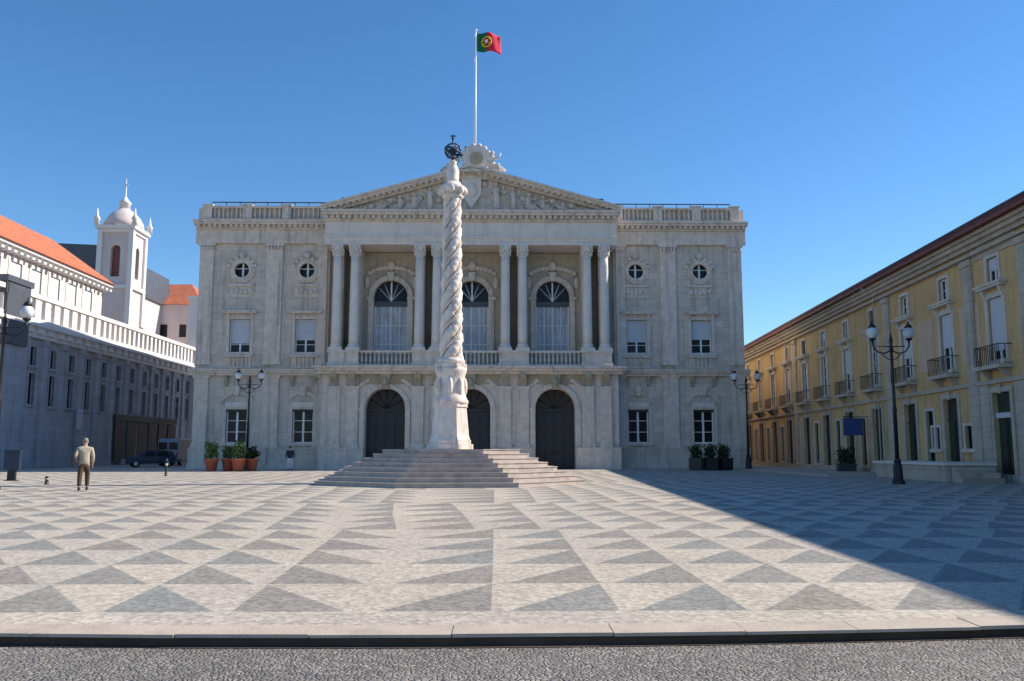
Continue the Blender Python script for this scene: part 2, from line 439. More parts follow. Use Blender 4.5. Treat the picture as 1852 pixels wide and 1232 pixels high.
while x < 30:
    x1 = x+random.uniform(.85, 1.25); g = .004
    jit = random.uniform(-.012, .012); ya, yb = kerb_y(x+g)+jit, kerb_y(x1-g)+jit+random.uniform(-.006, .006); t = .004+random.uniform(0, .006)
    lo = -.012
    vsx = [(x+g, ya, t-.004), (x1-g, yb, t-.004), (x1-g, yb+.34, t), (x+g, ya+.34, t),
           (x+g, ya, -.022), (x1-g, yb, -.022), (x1-g, yb+.34, -.05), (x+g, ya+.34, -.05)]
    kb.add(vsx, [(0, 1, 2, 3), (4, 7, 6, 5), (0, 4, 5, 1), (1, 5, 6, 2), (2, 6, 7, 3), (3, 7, 4, 0)])
    x = x1
struct(kb.build('kerb', 'kerb'))
gr = MB()                                            # kerb riser and gutter; dirt and the kerb's shade in one dark colour
for i in range(len(kx)-1):
    a, b = kx[i], kx[i+1]
    if a < -31 or b > 31: continue
    ya, yb = kerb_y(a), kerb_y(b)
    gr.add([(a, ya+.03, -.10), (b, yb+.03, -.10), (b, yb+.03, -.03), (a, ya+.03, -.03)], [(0, 1, 2, 3)])
    gr.add([(a, ya-.045, -.083), (b, yb-.045, -.083), (b, yb+.03, -.083), (a, ya+.03, -.083)], [(0, 1, 2, 3)])
struct(gr.build('gutter', 'grime_and_shade'))

# ---------------------------------------------------------------- windows
def rect_window(root, cx, z0, wd, ht, yf, surround='hall_trim', sw=.22, hood=None, blind=0.0, trans=0.0, bars=(1, 2), depth=.3, frame='white_paint', glass='glass', sill=True, name='window', lintel=None, bar=.07):
    x0, x1, z1 = cx-wd/2, cx+wd/2, z0+ht
    b = MB()
    b.box(x0-sw, x0, yf-.07, yf+.05, z0, z1+sw); b.box(x1, x1+sw, yf-.07, yf+.05, z0, z1+sw)
    b.box(x0, x1, yf-.07, yf+.05, z1, z1+sw)
    if sill: b.box(x0-sw-.08, x1+sw+.08, yf-.16, yf+.05, z0-.18, z0)
    if hood == 'tri':
        zb = z1+sw+.35
        b.box(x0-sw-.2, x1+sw+.2, yf-.30, yf+.02, zb, zb+.13)
        b.prism([(x0-sw-.28, zb+.13), (x1+sw+.28, zb+.13), (cx, zb+.68)], yf-.32, yf+.02)
        for s in (-1, 1): b.prismx([(yf, zb), (yf-.24, zb), (yf-.08, zb-.45), (yf, zb-.5)], cx+s*(wd/2+sw*.5)-.08, cx+s*(wd/2+sw*.5)+.08)
    if hood == 'flat':
        zb = z1+sw+.18
        b.box(x0-sw-.22, x1+sw+.22, yf-.34, yf+.02, zb, zb+.11); b.box(x0-sw-.30, x1+sw+.30, yf-.40, yf+.02, zb+.11, zb+.22)
        for s in (-1, 1): b.prismx([(yf, zb), (yf-.26, zb), (yf-.08, zb-.5), (yf, zb-.55)], cx+s*(wd/2+sw*.5)-.09, cx+s*(wd/2+sw*.5)+.09)
    o = b.build(name, surround, root)
    yg = yf+depth
    p = MB(); p.box(x0-.02, x1+.02, yg, yg+.03, z0-.02, z1+.02); p.build('pane', glass, o)
    f = MB(); fw = bar+.01; yb0, yb1 = yg-.06, yg-.004
    f.box(x0, x0+fw, yb0, yb1, z0, z1); f.box(x1-fw, x1, yb0, yb1, z0, z1)
    f.box(x0+fw, x1-fw, yb0, yb1, z0, z0+fw); f.box(x0+fw, x1-fw, yb0, yb1, z1-fw, z1)
    nx, nz = bars
    for i in range(1, nx+1):
        xx = x0+(x1-x0)*i/(nx+1); k = bar*.9 if i*2 == nx+1 else bar*.4
        f.box(xx-k, xx+k, yb0-.01, yb1, z0+fw, z1-fw)
    for j in range(1, nz+1):
        zz = z0+(z1-z0)*j/(nz+1)
        f.box(x0+fw, x1-fw, yb0+.012, yb1-.002, zz-bar*.3, zz+bar*.3)
    if trans: f.box(x0+fw, x1-fw, yb0-.02, yb1, z0+trans-bar*.7, z0+trans+bar*.7)
    f.build('frame', frame, o)
    if blind:
        bl = MB(); bl.box(x0+fw, x1-fw, yg-.10, yg-.065, z1-ht*blind, z1-.02); bl.build('blind', 'blind', o)
    if lintel:
        l = MB(); l.box(x0-.05, x1+.05, yf-.13, yf-.071, z1+.08, z1+sw+.32)
        l.build('lintel', lintel, o)
    return o

# ---------------------------------------------------------------- city hall
hall = thing('city_hall', 'grey stone neoclassical town hall with columns, pediment and flag, centre of the square', 'town hall', (-2.05, 67.5, 0))
ZT = 19.3
FY = -2.0                                             # front of the projecting centre
for s in (-1, 1):
    xa, xb = (11.2, 21.45) if s > 0 else (-21.45, -11.2)
    ops = []
    for c in (12.98, 18.08):
        c *= s
        ops += [(c-.8, c+.8, 1.95, 4.55), (c-.8, c+.8, 8.95, 11.6), (c-.62, c+.62, 14.85, 16.09, True)]
    b = MB(); wall(b, xa, xb, 0, 19.2, 0, ops, .34)
    b.box(xa, xb, .60, 38, 0, 19.2) if False else None
    xo = xb if s > 0 else xa
    b.add([(xo, 0, 0), (xo, 40, 0), (xo, 40, 19.2), (xo, 0, 19.2)], [(0, 1, 2, 3)])
    b.build('wing_wall', 'hall_stone', hall)
    for c in (12.98, 18.08):
        c *= s
        gl = rect_window(hall, c, 1.95, 1.6, 2.6, 0, bars=(1, 2), lintel='white_paint' if False else None, bar=.085, sw=.24)
        # thin dark bar painted as the roller's shadow, and pale lintel above the ground floor windows
        l = MB(); l.box(c-.85, c+.85, -.14, -.072, 4.72, 5.1); l.build('lintel', 'column_stone', gl)
        l = MB(); l.box(c-.78, c+.78, .02, .2, 4.36, 4.54); l.build('roller_shadow', 'iron_dark', gl)
        a = MB(); n = 10                                # relieving arch and keystone above
        for k in range(n):
            a0, a1 = PI*(.12+.76*k/n), PI*(.12+.76*(k+1)/n)
            q = [(c+r_*math.cos(t), 4.75+r_*math.sin(t)*.85) for r_, t in ((1.15, a0), (1.42, a0), (1.42, a1), (1.15, a1))]
            a.prism(q, -.12-.03*(k % 2), 0)
        a.prism([(c-.16, 5.6), (c+.16, 5.6), (c+.26, 6.35), (c-.26, 6.35)], -.26, 0)
        a.build('arch_moulding', 'hall_trim', gl)
        rect_window(hall, c, 8.95, 1.6, 2.65, 0, bars=(1, 3), hood='flat', blind={12: .66, 18: .58}[int(abs(c))] if s > 0 else {12: .62, 18: .72}[int(abs(c))], trans=1.9, bar=.07, sw=.24)
        m_ = MB()
        ow = MB(); nn = 24
        for k in range(nn):
            a0, a1 = 2*PI*k/nn, 2*PI*(k+1)/nn
            for r0, r1, yy_ in ((.58, .80, -.16), (.80, .98, -.10)):
                ow.prism([(c+r_*math.cos(t), 15.47+r_*math.sin(t)) for r_, t in ((r0, a0), (r1, a0), (r1, a1), (r0, a1))], yy_, .02)
        ow.box(c-1.0, c+1.0, -.2, 0, 14.2, 14.36)
        up = ow.build('oculus_window', 'hall_trim', hall)
        p_ = MB(); p_.prism([(c+.64*math.cos(2*PI*k/20), 15.47+.64*math.sin(2*PI*k/20)) for k in range(20)], .3, .33); p_.build('pane', 'glass', up)
        p_ = MB(); p_.box(c-.07, c+.07, .2, .299, 14.85, 16.09); p_.box(c-.6, c+.6, .22, .298, 15.62, 15.68); p_.build('frame', 'white_paint', up)
        for k in range(7):                              # carved wreath over the small top windows
            t = PI*(.1+.8*k/6)
            m_.ball((c+1.08*math.cos(t), -.1, 15.55+.95*math.sin(t)), (.19, .12, .16), 8, 6)
        m_.ball((c, -.14, 16.7), (.26, .16, .3), 10, 8)
        m_.build('carved_wreath', 'hall_trim', up)
        ap = MB(); ap.box(c-.95, c+.95, -.10, 0, 7.75, 8.72); balusters(ap, c-.8, c+.8, -.2, 7.85, .72, .28, .08)
        ap.box(c-1.1, c+1.1, -.34, -.10, 8.6, 8.74); ap.box(c-1.05, c+1.05, -.30, -.10, 7.72, 7.84)
        ap.build('balcony', 'hall_trim', hall)
        for q in (-.85, .85):                           # brackets under the balcony
            br = MB(); br.prismx([(0, 7.15), (-.36, 7.15), (-.3, 6.8), (-.1, 6.35), (0, 6.3)], c+q-.12, c+q+.12)
            br.build('bracket', 'hall_ochre', hall)
        # carved panel between storeys
        pn = MB(); pn.box(c-.95, c+.95, -.06, 0, 13.35, 14.3)
        for k in range(5): pn.ball((c-.7+.35*k, -.08, 13.8+.08*math.sin(k*2)), (.2, .1, .25), 8, 6)
        pn.build('carved_panel', 'hall_trim', hall)
    for px_, wd in ((15.53, 1.25), (20.85, 1.05), (11.75, .7)):
        for z0, z1, nm in ((1.62, 7.15, 'lower_pilaster'), (8.0, 17.6, 'pilaster')):
            b = MB(); x = s*px_
            b.box(x-wd/2, x+wd/2, -.17, .0, z0+.3, z1-.6); b.box(x-wd/2-.07, x+wd/2+.07, -.22, 0, z0, z0+.3)
            b.box(x-wd/2-.05, x+wd/2+.05, -.21, 0, z1-.6, z1-.48); b.box(x-wd/2-.12, x+wd/2+.12, -.27, 0, z1-.2, z1)
            if nm == 'pilaster':
                for k in range(5): b.ball((x-wd*.42+wd*.21*k, -.22, z1-.36), (.12, .07, .17), 8, 6)
            else: b.box(x-wd/2, x+wd/2, -.17, 0, z1-.48, z1-.2)
            b.build(nm, 'hall_trim', hall)
    # base, string course, entablature and cornice of the wing
    x0, x1 = (11.2, 21.6) if s > 0 else (-21.6, -11.2)
    b = MB(); b.box(x0, x1, -.28, 0, 0, 1.45); b.box(x0, x1+.0, -.34, 0, 1.45, 1.62); b.box(x0, x1, -.40, 0, 0, .35); b.build('plinth', 'hall_stone', hall)
    x1e, x0e = (21.75, 11.2) if s > 0 else (-11.2, -21.75)
    b = MB(); b.box(x0e, x1e, -.30, 0, 7.15, 7.35); b.box(x0e, x1e, -.46, 0, 7.35, 7.52); b.box(x0e, x1e, -.56, 0, 7.52, 7.66)
    b.build('string_course', 'hall_trim', hall)
    b = MB(); b.box(x0e, x1e, -.26, 0, 17.6, 18.0); b.box(x0e, x1e, -.22, 0, 18.0, 18.7); b.build('frieze', 'hall_trim', hall)
    b = MB(); b.box(x0e, x1e, -.34, 0, 18.7, 18.85)
    k = x0e+.15
    while k < x1e-.2: b.box(k, k+.24, -.56, -.34, 18.85, 19.06); k += .42
    b.box(x0e, x1e, -.34, 0, 18.85, 19.06)
    sx0, sx1 = (x0e, x1e+.12) if s > 0 else (x0e-.12, x1e)
    b.box(sx0, sx1, -.66, .2, 19.06, 19.24); b.box(sx0, sx1, -.76, .2, 19.24, 19.40)
    b.build('cornice', 'hall_trim', hall)
    # roof balustrade
    b = MB(); bx0, bx1 = (11.3, 21.3) if s > 0 else (-21.3, -11.3)
    b.box(bx0, bx1, -.22, .22, 19.40, 19.62); b.box(bx0, bx1, -.22, .22, 20.48, 20.66)
    ped = [bx0+.35, bx0+3.5, bx0+6.6, bx1-.35]
    for p_ in ped: b.box(p_-.36, p_+.36, -.26, .26, 19.62, 20.48); b.box(p_-.42, p_+.42, -.30, .30, 20.661, 20.78)
    for i in range(3): balusters(b, ped[i]+.38, ped[i+1]-.38, -.08, 19.62, .86, .34, .11); b.box(ped[i]+.36, ped[i+1]-.36, .06, .16, 19.62, 20.48)
    b.build('roof_balustrade', 'hall_trim', hall)
    b = MB(); rx0, rx1 = (11.0, 20.9) if s > 0 else (-20.9, -11.0)
    b.add([(rx0, 1.0, 20.9), (rx1, 1.0, 20.9), (rx1-s*0, 39, 20.9), (rx0, 39, 20.9), (rx0, 6, 22.0), (rx1-(3 if s > 0 else 0), 6, 22.0), (rx1-(3 if s > 0 else 0), 34, 22.0), (rx0+(3 if s < 0 else 0), 34, 22.0)],
          [(0, 1, 5, 4), (1, 2, 6, 5), (2, 3, 7, 6), (3, 0, 4, 7), (4, 5, 6, 7)])
    b.box(rx0, rx1, 1.0, 39, 20.6, 20.9)
    b.box(rx0, rx1, .7, .76, 21.16, 21.24)
    q = rx0
    while q < rx1: b.box(q, q+.05, .7, .76, 20.7, 21.16); q += 1.1
    b.build('roof', 'zinc', hall)
    ch = MB(); ch.box(s*16-.55, s*16+.55, 3.4, 4.3, 21, 21.65); ch.build('chimney', 'zinc', hall)

# centre: ground floor with three arched portals
GW = 11.2
ops = [(c-1.5, c+1.5, 0.0, 6.05, True) for c in (-6.4, 0, 6.4)]
b = MB(); wall(b, -GW, GW, 0, 7.1, FY, ops, .9)
for s in (-1, 1): b.add([(s*GW, FY, 0), (s*GW, .4, 0), (s*GW, .4, 7.1), (s*GW, FY, 7.1)], [(0, 1, 2, 3)])
b.build('portal_wall', 'hall_trim', hall)
for c in (-6.4, 0, 6.4):
    d = MB(); yg = FY+.9
    n = 16
    poly = [(c-1.5, 0), (c+1.5, 0)]+[(c+1.5*math.cos(PI*k/n), 4.55+1.5*math.sin(PI*k/n)) for k in range(n+1)]
    d.prism(poly, yg, yg+.08)
    dr = d.build('portal_door', 'wood_dark', hall)
    p = MB()
    for i in range(4):
        xx = c-1.42+.73*i
        for z0, z1 in ((.25, 1.1), (1.25, 3.0), (3.15, 4.25)): p.box(xx, xx+.6, yg-.05, yg, z0, z1)
    p.box(c-1.5, c+1.5, yg-.12, yg, 4.35, 4.55); p.box(c-.05, c+.05, yg-.09, yg, 0, 4.35)
    for k in range(1, 6):
        a = PI*k/6; p.tube([(c, yg-.05, 4.55), (c+1.45*math.cos(a), yg-.05, 4.55+1.45*math.sin(a))], .04, 6)
    p.build('door_panelling', 'iron_dark', dr)
    for q in (-.12, .12):
        h_ = MB(); h_.ball((c+q, yg-.14, 1.25), .06); h_.build('handle', 'bronze_blue', dr)
    a = MB(); n = 18                                   # archivolt and keystone head
    for k in range(n):
        a0, a1 = PI*k/n, PI*(k+1)/n
        q = [(c+r_*math.cos(t), 4.55+r_*math.sin(t)) for r_, t in ((1.52, a0), (1.85, a0), (1.85, a1), (1.52, a1))]
        a.prism(q, FY-.13-.04*(k % 2), FY)
    a.box(c-1.9, c-1.52, FY-.14, FY, 1.62, 4.4); a.box(c+1.52, c+1.9, FY-.14, FY, 1.62, 4.4)
    a.box(c-2.0, c-1.5, FY-.2, FY, 4.4, 4.56); a.box(c+1.5, c+2.0, FY-.2, FY, 4.4, 4.56)
    a.build('archivolt', 'hall_trim', hall)
    a = MB(); a.prism([(c-.24, 5.95), (c+.24, 5.95), (c+.4, 7.1), (c-.4, 7.1)], FY-.42, FY); a.ball((c, FY-.42, 6.55), (.24, .2, .34))
    a.build('keystone', 'hall_ochre', hall)
    a = MB()                                           # spandrel carving
    for s in (-1, 1):
        for k in range(4): a.ball((c+s*(1.35+.22*k), FY-.05, 6.65-.16*k), (.2, .1, .16), 8, 6)
    a.build('spandrel_carving', 'hall_trim', hall)
PAIRS = (-9.55, -3.28, 3.28, 9.55)
for pc in PAIRS:
    for q in (-.68, .68):
        x = pc+q
        b = MB(); b.box(x-.45, x+.45, FY-.18, FY, 1.9, 6.0); b.box(x-.52, x+.52, FY-.24, FY, 1.62, 1.9); b.box(x-.52, x+.52, FY-.24, FY, 6.0, 6.2)
        b.build('lower_pilaster', 'hall_trim', hall)
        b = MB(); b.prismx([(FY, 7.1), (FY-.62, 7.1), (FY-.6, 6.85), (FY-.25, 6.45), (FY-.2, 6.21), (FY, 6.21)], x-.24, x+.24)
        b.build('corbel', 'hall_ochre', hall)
for i, (xa, xb) in enumerate(((-GW-.1, -7.95), (-4.85, -1.55), (1.55, 4.85), (7.95, GW+.1))):
    b = MB(); b.box(xa, xb, FY-.30, FY, 0, 1.45); b.box(xa, xb, FY-.36, FY, 1.45, 1.62)
    b.build('plinth', 'hall_trim', hall)
b = MB(); b.box(-GW, GW, 0, .75, 7.4, 7.68); b.box(-GW-.3, GW+.3, FY-.45, 0, 7.1, 7.32); b.box(-GW-.45, GW+.45, FY-.75, 0, 7.32, 7.52); b.box(-GW-.55, GW+.55, FY-.88, 0, 7.52, 7.70)
b.build('balcony_slab', 'hall_trim', hall)
# upper centre: back wall with three arched windows
YB = .3
ops = [(c-1.32, c+1.32, 8.9, 14.75, True) for c in (-6.4, 0, 6.4)]
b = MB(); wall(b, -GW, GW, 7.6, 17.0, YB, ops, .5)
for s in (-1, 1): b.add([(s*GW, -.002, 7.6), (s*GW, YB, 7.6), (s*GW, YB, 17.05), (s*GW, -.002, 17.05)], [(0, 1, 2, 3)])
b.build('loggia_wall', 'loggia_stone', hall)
for c in (-6.4, 0, 6.4):
    yg = YB+.4
    b = MB(); n = 18
    for k in range(n):
        a0, a1 = PI*k/n, PI*(k+1)/n
        q = [(c+r_*math.cos(t), 13.43+r_*math.sin(t)) for r_, t in ((1.33, a0), (1.72, a0), (1.72, a1), (1.33, a1))]
        b.prism(q, YB-.12-.05*(k % 2), YB)
    b.box(c-1.75, c-1.33, YB-.2, YB, 8.9, 13.2); b.box(c+1.33, c+1.75, YB-.2, YB, 8.9, 13.2)
    b.box(c-1.9, c-1.3, YB-.28, YB, 13.2, 13.42); b.box(c+1.3, c+1.9, YB-.28, YB, 13.2, 13.42)
    b.prism([(c-.18, 14.7), (c+.18, 14.7), (c+.3, 15.4), (c-.3, 15.4)], YB-.34, YB)
    wn_ = b.build('arched_window', 'hall_trim', hall)
    p = MB(); poly = [(c-1.32, 12.98)]+[(c+1.32, 12.98)]+[(c+1.32*math.cos(PI*k/n), 13.43+1.32*math.sin(PI*k/n)) for k in range(n+1)]
    p.prism(poly, yg, yg+.03); p.build('fanlight_pane', 'glass', wn_)
    p = MB(); p.box(c-1.32, c+1.32, yg, yg+.03, 8.9, 12.97); p.build('curtain', 'curtain', wn_)
    f = MB(); f.box(c-1.32, c+1.32, yg-.16, yg-.001, 12.72, 13.12)
    f.build('transom', 'slate', wn_)
    f = MB()
    for xx in (-1.27, -.02, 1.27): f.box(c+xx-.05, c+xx+.05, yg-.09, yg-.001, 8.9, 12.72)
    for xx in (-.66, .64): f.box(c+xx-.03, c+xx+.03, yg-.07, yg-.001, 8.9, 12.72)
    for zz in (9.7, 11.2): f.box(c-1.3, c+1.3, yg-.06, yg-.002, zz-.03, zz+.03)
    f.box(c-.06, c+.06, yg-.1, yg-.001, 13.12, 14.7)
    for a in (.22, .36, .64, .78): f.tube([(c, yg-.05, 13.15), (c+1.28*math.cos(PI*a), yg-.05, 13.43+1.24*math.sin(PI*a))], .03, 6)
    f.build('frame', 'white_paint', wn_)
    # carved ornament above window
    a = MB()
    for s in (-1, 1):
        for k in range(5): a.ball((c+s*(.45+.32*k), YB-.08, 15.75-.1*k*k*.25), (.24, .12, .2), 8, 6)
        a.ball((c+s*1.9, YB-.1, 14.6), (.22, .14, .5), 8, 6)
    a.ball((c, YB-.12, 15.9), (.34, .2, .42))
    a.build('carved_garland', 'hall_trim', hall)
# columns, one by one
def column(x, y, z0, z1, r):
    H = z1-z0
    b = MB(); b.box(x-r*1.4, x+r*1.4, y-r*1.4, y+r*1.4, z0, z0+.18)
    b.lathe(x, y, [(r*1.32, .18), (r*1.36, .25), (r*1.2, .33), (r*1.08, .37), (r*1.2, .43), (r*1.05, .5), (r, .56)], 20, z0)
    o = b.build('column_base', 'column_stone')
    b = MB()
    prof = [(r*(1-.15*(t**1.7)), .56+(H-1.5)*t) for t in [i/10 for i in range(11)]]
    b.lathe(x, y, prof, 32, z0, flute=.045)
    sh = b.build('column', 'column_stone', hall)
    o.parent = sh
    b = MB(); zc = z1-.94
    b.lathe(x, y, [(r*.86, 0), (r*.95, .05), (r*.85, .1), (r*.9, .35), (r*1.15, .68), (r*1.3, .8)], 20, zc)
    for ring, (rr, zz, hh) in enumerate(((r*.98, .28, .2), (r*1.12, .52, .2))):
        for k in range(8):
            a = 2*PI*(k+.5*ring)/8; b.ball((x+rr*math.cos(a), y+rr*math.sin(a), zc+zz), (.09, .09, hh), 6, 5)
    for a in (PI/4, 3*PI/4, 5*PI/4, 7*PI/4): b.ball((x+r*1.3*math.cos(a), y+r*1.3*math.sin(a), zc+.72), .11, 8, 6)
    b.box(x-r*1.25, x+r*1.25, y-r*1.25, y+r*1.25, z1-.13, z1)
    b.build('capital', 'column_stone', sh)
for pc in PAIRS:
    b = MB(); b.box(pc-1.2, pc+1.2, FY-.6, FY+.45, 7.70, 7.95); b.box(pc-1.12, pc+1.12, FY-.52, FY+.4, 7.95, 8.72); b.box(pc-1.2, pc+1.2, FY-.6, FY+.45, 8.72, 8.9)
    b.build('pedestal', 'hall_trim', hall)
    for q in (-.66, .66): column(pc+q, FY-.05, 8.9, 17.05, .37)
    for q in (-.66, .66):                              # deep pier added behind each column so the slot between turns dark
        b = MB(); b.box(pc+q-.36, pc+q+.36, FY+.55, YB, 7.75, 17.0); b.box(pc+q-.4, pc+q+.4, FY+.5, YB, 16.4, 16.7); b.build('slot_shade_pier', 'hall_trim', hall)
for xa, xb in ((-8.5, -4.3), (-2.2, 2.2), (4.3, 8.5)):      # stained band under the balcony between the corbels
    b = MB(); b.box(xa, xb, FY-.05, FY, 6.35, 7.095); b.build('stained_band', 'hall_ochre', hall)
for xa, xb in ((-8.35, -4.48), (-2.08, 2.08), (4.48, 8.35)):
    b = MB(); b.box(xa, xb, FY-.35, FY-.05, 7.70, 7.84); b.box(xa, xb, FY-.35, FY-.05, 8.72, 8.88)
    balusters(b, xa, xb, FY-.2, 7.84, .88, .3, .09)
    b.build('balustrade', 'hall_trim', hall)
# centre entablature, cornice
b = MB(); b.box(-GW, GW, FY-.35, .8, 17.05, 17.3); b.box(-GW, GW, FY-.40, .3, 17.3, 17.55); b.box(-GW-.05, GW+.05, FY-.47, .3, 17.55, 17.68)
b.build('architrave', 'column_stone', hall)
b = MB(); b.box(-GW, GW, FY-.34, .3, 17.68, 18.85); b.build('frieze', 'column_stone', hall)
b = MB(); b.box(-GW-.1, GW+.1, FY-.5, .3, 18.85, 19.02)
k = -GW
while k < GW-.1: b.box(k, k+.26, FY-.78, FY-.5, 19.02, 19.26); k += .45
b.box(-GW-.1, GW+.1, FY-.5, .3, 19.02, 19.26); b.box(-GW-.15, GW+.15, FY-.9, .3, 19.26, 19.46); b.box(-GW-.22, GW+.22, FY-1.0, .3, 19.46, 19.66)
b.build('cornice', 'hall_trim', hall)
# pediment
AP = 22.9
b = MB(); b.prism([(-GW+.4, 19.661), (GW-.4, 19.661), (0, AP-.35)], FY-.12, .3); b.build('tympanum', 'hall_trim', hall)
for s in (-1, 1):
    b = MB()
    def rk(d0, d1, y0, y1):
        xe = s*(GW+.2)
        b.prism([(xe, 19.67+d0), (0, AP+d0), (0, AP+d1), (xe, 19.67+d1)], y0, y1)
    rk(-.32, -.05, FY-.6, .31); rk(-.05, .14, FY-.98, .32); rk(.14, .32, FY-1.12, .33)
    for k in range(24):
        t = (k+.6)/25; x = s*(GW+.4)*(1-t); zz = 19.67+(AP-19.67)*(1-abs(x)/(GW+.55))
        b.box(x-.12, x+.12, FY-.9, FY-.6, zz-.24, zz-.05)
    b.build('raking_cornice', 'hall_trim', hall)
rnd = random.Random(3)
for s in (-1, 1):
    rl = MB()
    for i, (x, h) in enumerate(((1.9, 2.3), (3.2, 1.9), (4.4, 1.6), (5.5, 1.35))):
        figure(rl, s*x, FY-.35, 19.72, h, s, 'stand' if i < 2 else 'sit', i)
    figure(rl, s*6.9, FY-.35, 19.72, 1.35, -s, 'recline', 5); figure(rl, s*8.3, FY-.3, 19.70, .8, -s, 'recline', 6)
    for k in range(10): rl.ball((s*(1.0+k*.75), FY-.2, 20.0+rnd.uniform(0, 1)*(1.9-.18*k)), (.3, .18, .25), 8, 6)
    rl.build('pediment_relief', 'hall_trim', hall)
sh = MB(); sh.prism([(-.75, 22.2), (-.75, 21.0), (0, 19.9), (.75, 21.0), (.75, 22.2)], FY-.55, FY-.1); sh.ball((0, FY-.55, 21.3), (.5, .2, .6))
sh.ball((0, FY-.4, 22.4), (.5, .25, .22))
sh.build('coat_of_arms', 'column_stone', hall)
# crest above the apex: block, round shield, seated figures
b = MB(); b.box(-2.0, 2.0, FY-.5, .4, 22.2, 22.75); b.box(-1.55, 1.55, FY-1.16, FY-.5, 22.62, 22.749); b.box(-2.15, 2.15, FY-.75, .5, 22.75, 22.95); b.build('crest_block', 'hall_trim', hall)
b = MB(); n = 20
b.prism([(.35+1.05*math.cos(2*PI*k/n), 23.95+1.05*math.sin(2*PI*k/n)) for k in range(n)], FY-.35, FY+.25)
for k in range(14): a = 2*PI*k/14; b.ball((.35+1.05*math.cos(a), FY-.2, 23.95+1.05*math.sin(a)), .2, 8, 6)
crest = b.build('round_shield', 'column_stone', hall)
b = MB(); b.prism([(.35+.5*math.cos(2*PI*k/n), 23.9+.5*math.sin(2*PI*k/n)) for k in range(n)], FY-.45, FY-.352); b.build('shield_face', 'hall_ochre', crest)
for s, nm in ((-1, 0), (1, 1)):
    b = MB(); figure(b, s*1.45+.1, FY-.2, 22.97, 1.75, s, 'sit', nm); b.build('statue', 'hall_trim' if s > 0 else 'hall_stone', hall)
b = MB(); figure(b, -.45, FY+.1, 22.97, 2.1, 1, 'stand', 3); b.build('statue', 'zinc', hall)
# higher roof behind the pediment
b = MB()
b.add([(-11, .8, 19.6), (11, .8, 19.6), (11, 36, 19.6), (-11, 36, 19.6), (-10.6, .9, 21.7), (10.6, .9, 21.7), (10.6, 35, 21.7), (-10.6, 35, 21.7), (-6, 6, 22.9), (6, 6, 22.9), (6, 30, 22.9), (-6, 30, 22.9)],
      [(0, 1, 5, 4), (1, 2, 6, 5), (2, 3, 7, 6), (3, 0, 4, 7), (4, 5, 9, 8), (5, 6, 10, 9), (6, 7, 11, 10), (7, 4, 8, 11), (8, 9, 10, 11)])
b.build('centre_roof', 'zinc', hall)
b = MB(); b.add([(-21.45, 40, 0), (21.45, 40, 0), (21.45, 40, 19.4), (-21.45, 40, 19.4)], [(0, 1, 2, 3)]); b.build('rear_wall', 'hall_stone', hall)
for s in (-1, 1):
    b = MB(); b.box(s*21.45-.3, s*21.45+.3, 0.2, 40, 19.0, 20.6); b.build('side_parapet', 'hall_trim', hall)

# flagpole with the national flag
fp = thing('flagpole', 'tall thin white flagpole on the town hall roof flying a green and red flag', 'flagpole', (-1.85, 67.6, 21.7))
b = MB(); b.tube([(0, 0, 0), (0, 0, 13.9)], [.11, .06], 10); b.ball((0, 0, 13.95), .13); b.build('pole', 'pole_white', fp)
b = MB(); b.box(-.3, .3, -.3, .3, 0, .25); b.lathe(0, 0, [(.22, .25), (.2, .6), (.13, .8)], 12); b.build('pole_base', 'dark_metal', fp)
def flag_part(u0, u1, name, m, parent):
    W_, H_ = 2.0, 1.6; nu, nv = 12, 8; vs = []; fs = []
    for i in range(nu+1):
        for j in range(nv+1):
            u = u0+(u1-u0)*i/nu; v = j/nv
            x = .1+u*W_*(1-.05*v); y = .16*math.sin(u*7+v*1.2)*(.3+u)
            z = 13.75-H_*(1-v)-.18*u*u - .05*math.sin(u*9)
            vs.append((x, y, z))
    for i in range(nu):
        for j in range(nv): fs.append((i*(nv+1)+j, (i+1)*(nv+1)+j, (i+1)*(nv+1)+j+1, i*(nv+1)+j+1))
    b = MB(); b.add(vs, fs, True); o = b.build(name, m, parent)
    so_ = o.modifiers.new('thick', 'SOLIDIFY'); so_.thickness = .015
    return o
fl = flag_part(0, .4, 'flag', 'flag_green', fp)
flag_part(.4, 1.0, 'red_field', 'flag_red', fl)
def fpos(u, v, off):
    return (.1+u*2.0*(1-.05*v), .16*math.sin(u*7+v*1.2)*(.3+u)-off, 13.75-1.6*(1-v)-.18*u*u-.05*math.sin(u*9))
b = MB()
for k in range(24):                                   # armillary ring, bands
    a0, a1 = 2*PI*k/24, 2*PI*(k+1)/24
    b.tube([fpos(.4+.20*math.cos(a0), .5+.25*math.sin(a0), .05), fpos(.4+.20*math.cos(a1), .5+.25*math.sin(a1), .05)], .05, 6)
b.tube([fpos(.4+.19*t, .5+.19*t, .05) for t in (-1, -.5, 0, .5, 1)], .045, 6); b.tube([fpos(.4+.19*t, .5-.12*t, .05) for t in (-1, -.5, 0, .5, 1)], .045, 6)
b.build('armillary_emblem', 'flag_yellow', fl)
def fshield(sz, off, m, nm):
    b = MB(); pts = [(-1, 1), (1, 1), (1, -.2), (.6, -.8), (0, -1.1), (-.6, -.8), (-1, -.2)]
    vs = [fpos(.4+.09*sz*x, .5+.15*sz*z, off) for x, z in pts]; b.add(vs, [tuple(range(7))]); b.build(nm, m, fl)
fshield(1.0, .11, 'flag_red', 'emblem_shield'); fshield(.6, .13, 'white_paint', 'emblem_shield_centre')
for rx, h_ in ((-3.2, 8.6), (-2.2, 7.2)):
    pass
b = MB(); b.tube([(-.06, -.08, .9), (-.22, -.1, 7), (-.06, -.08, 13.6)], .012, 5); b.build('halyard', 'pole_white', fp)

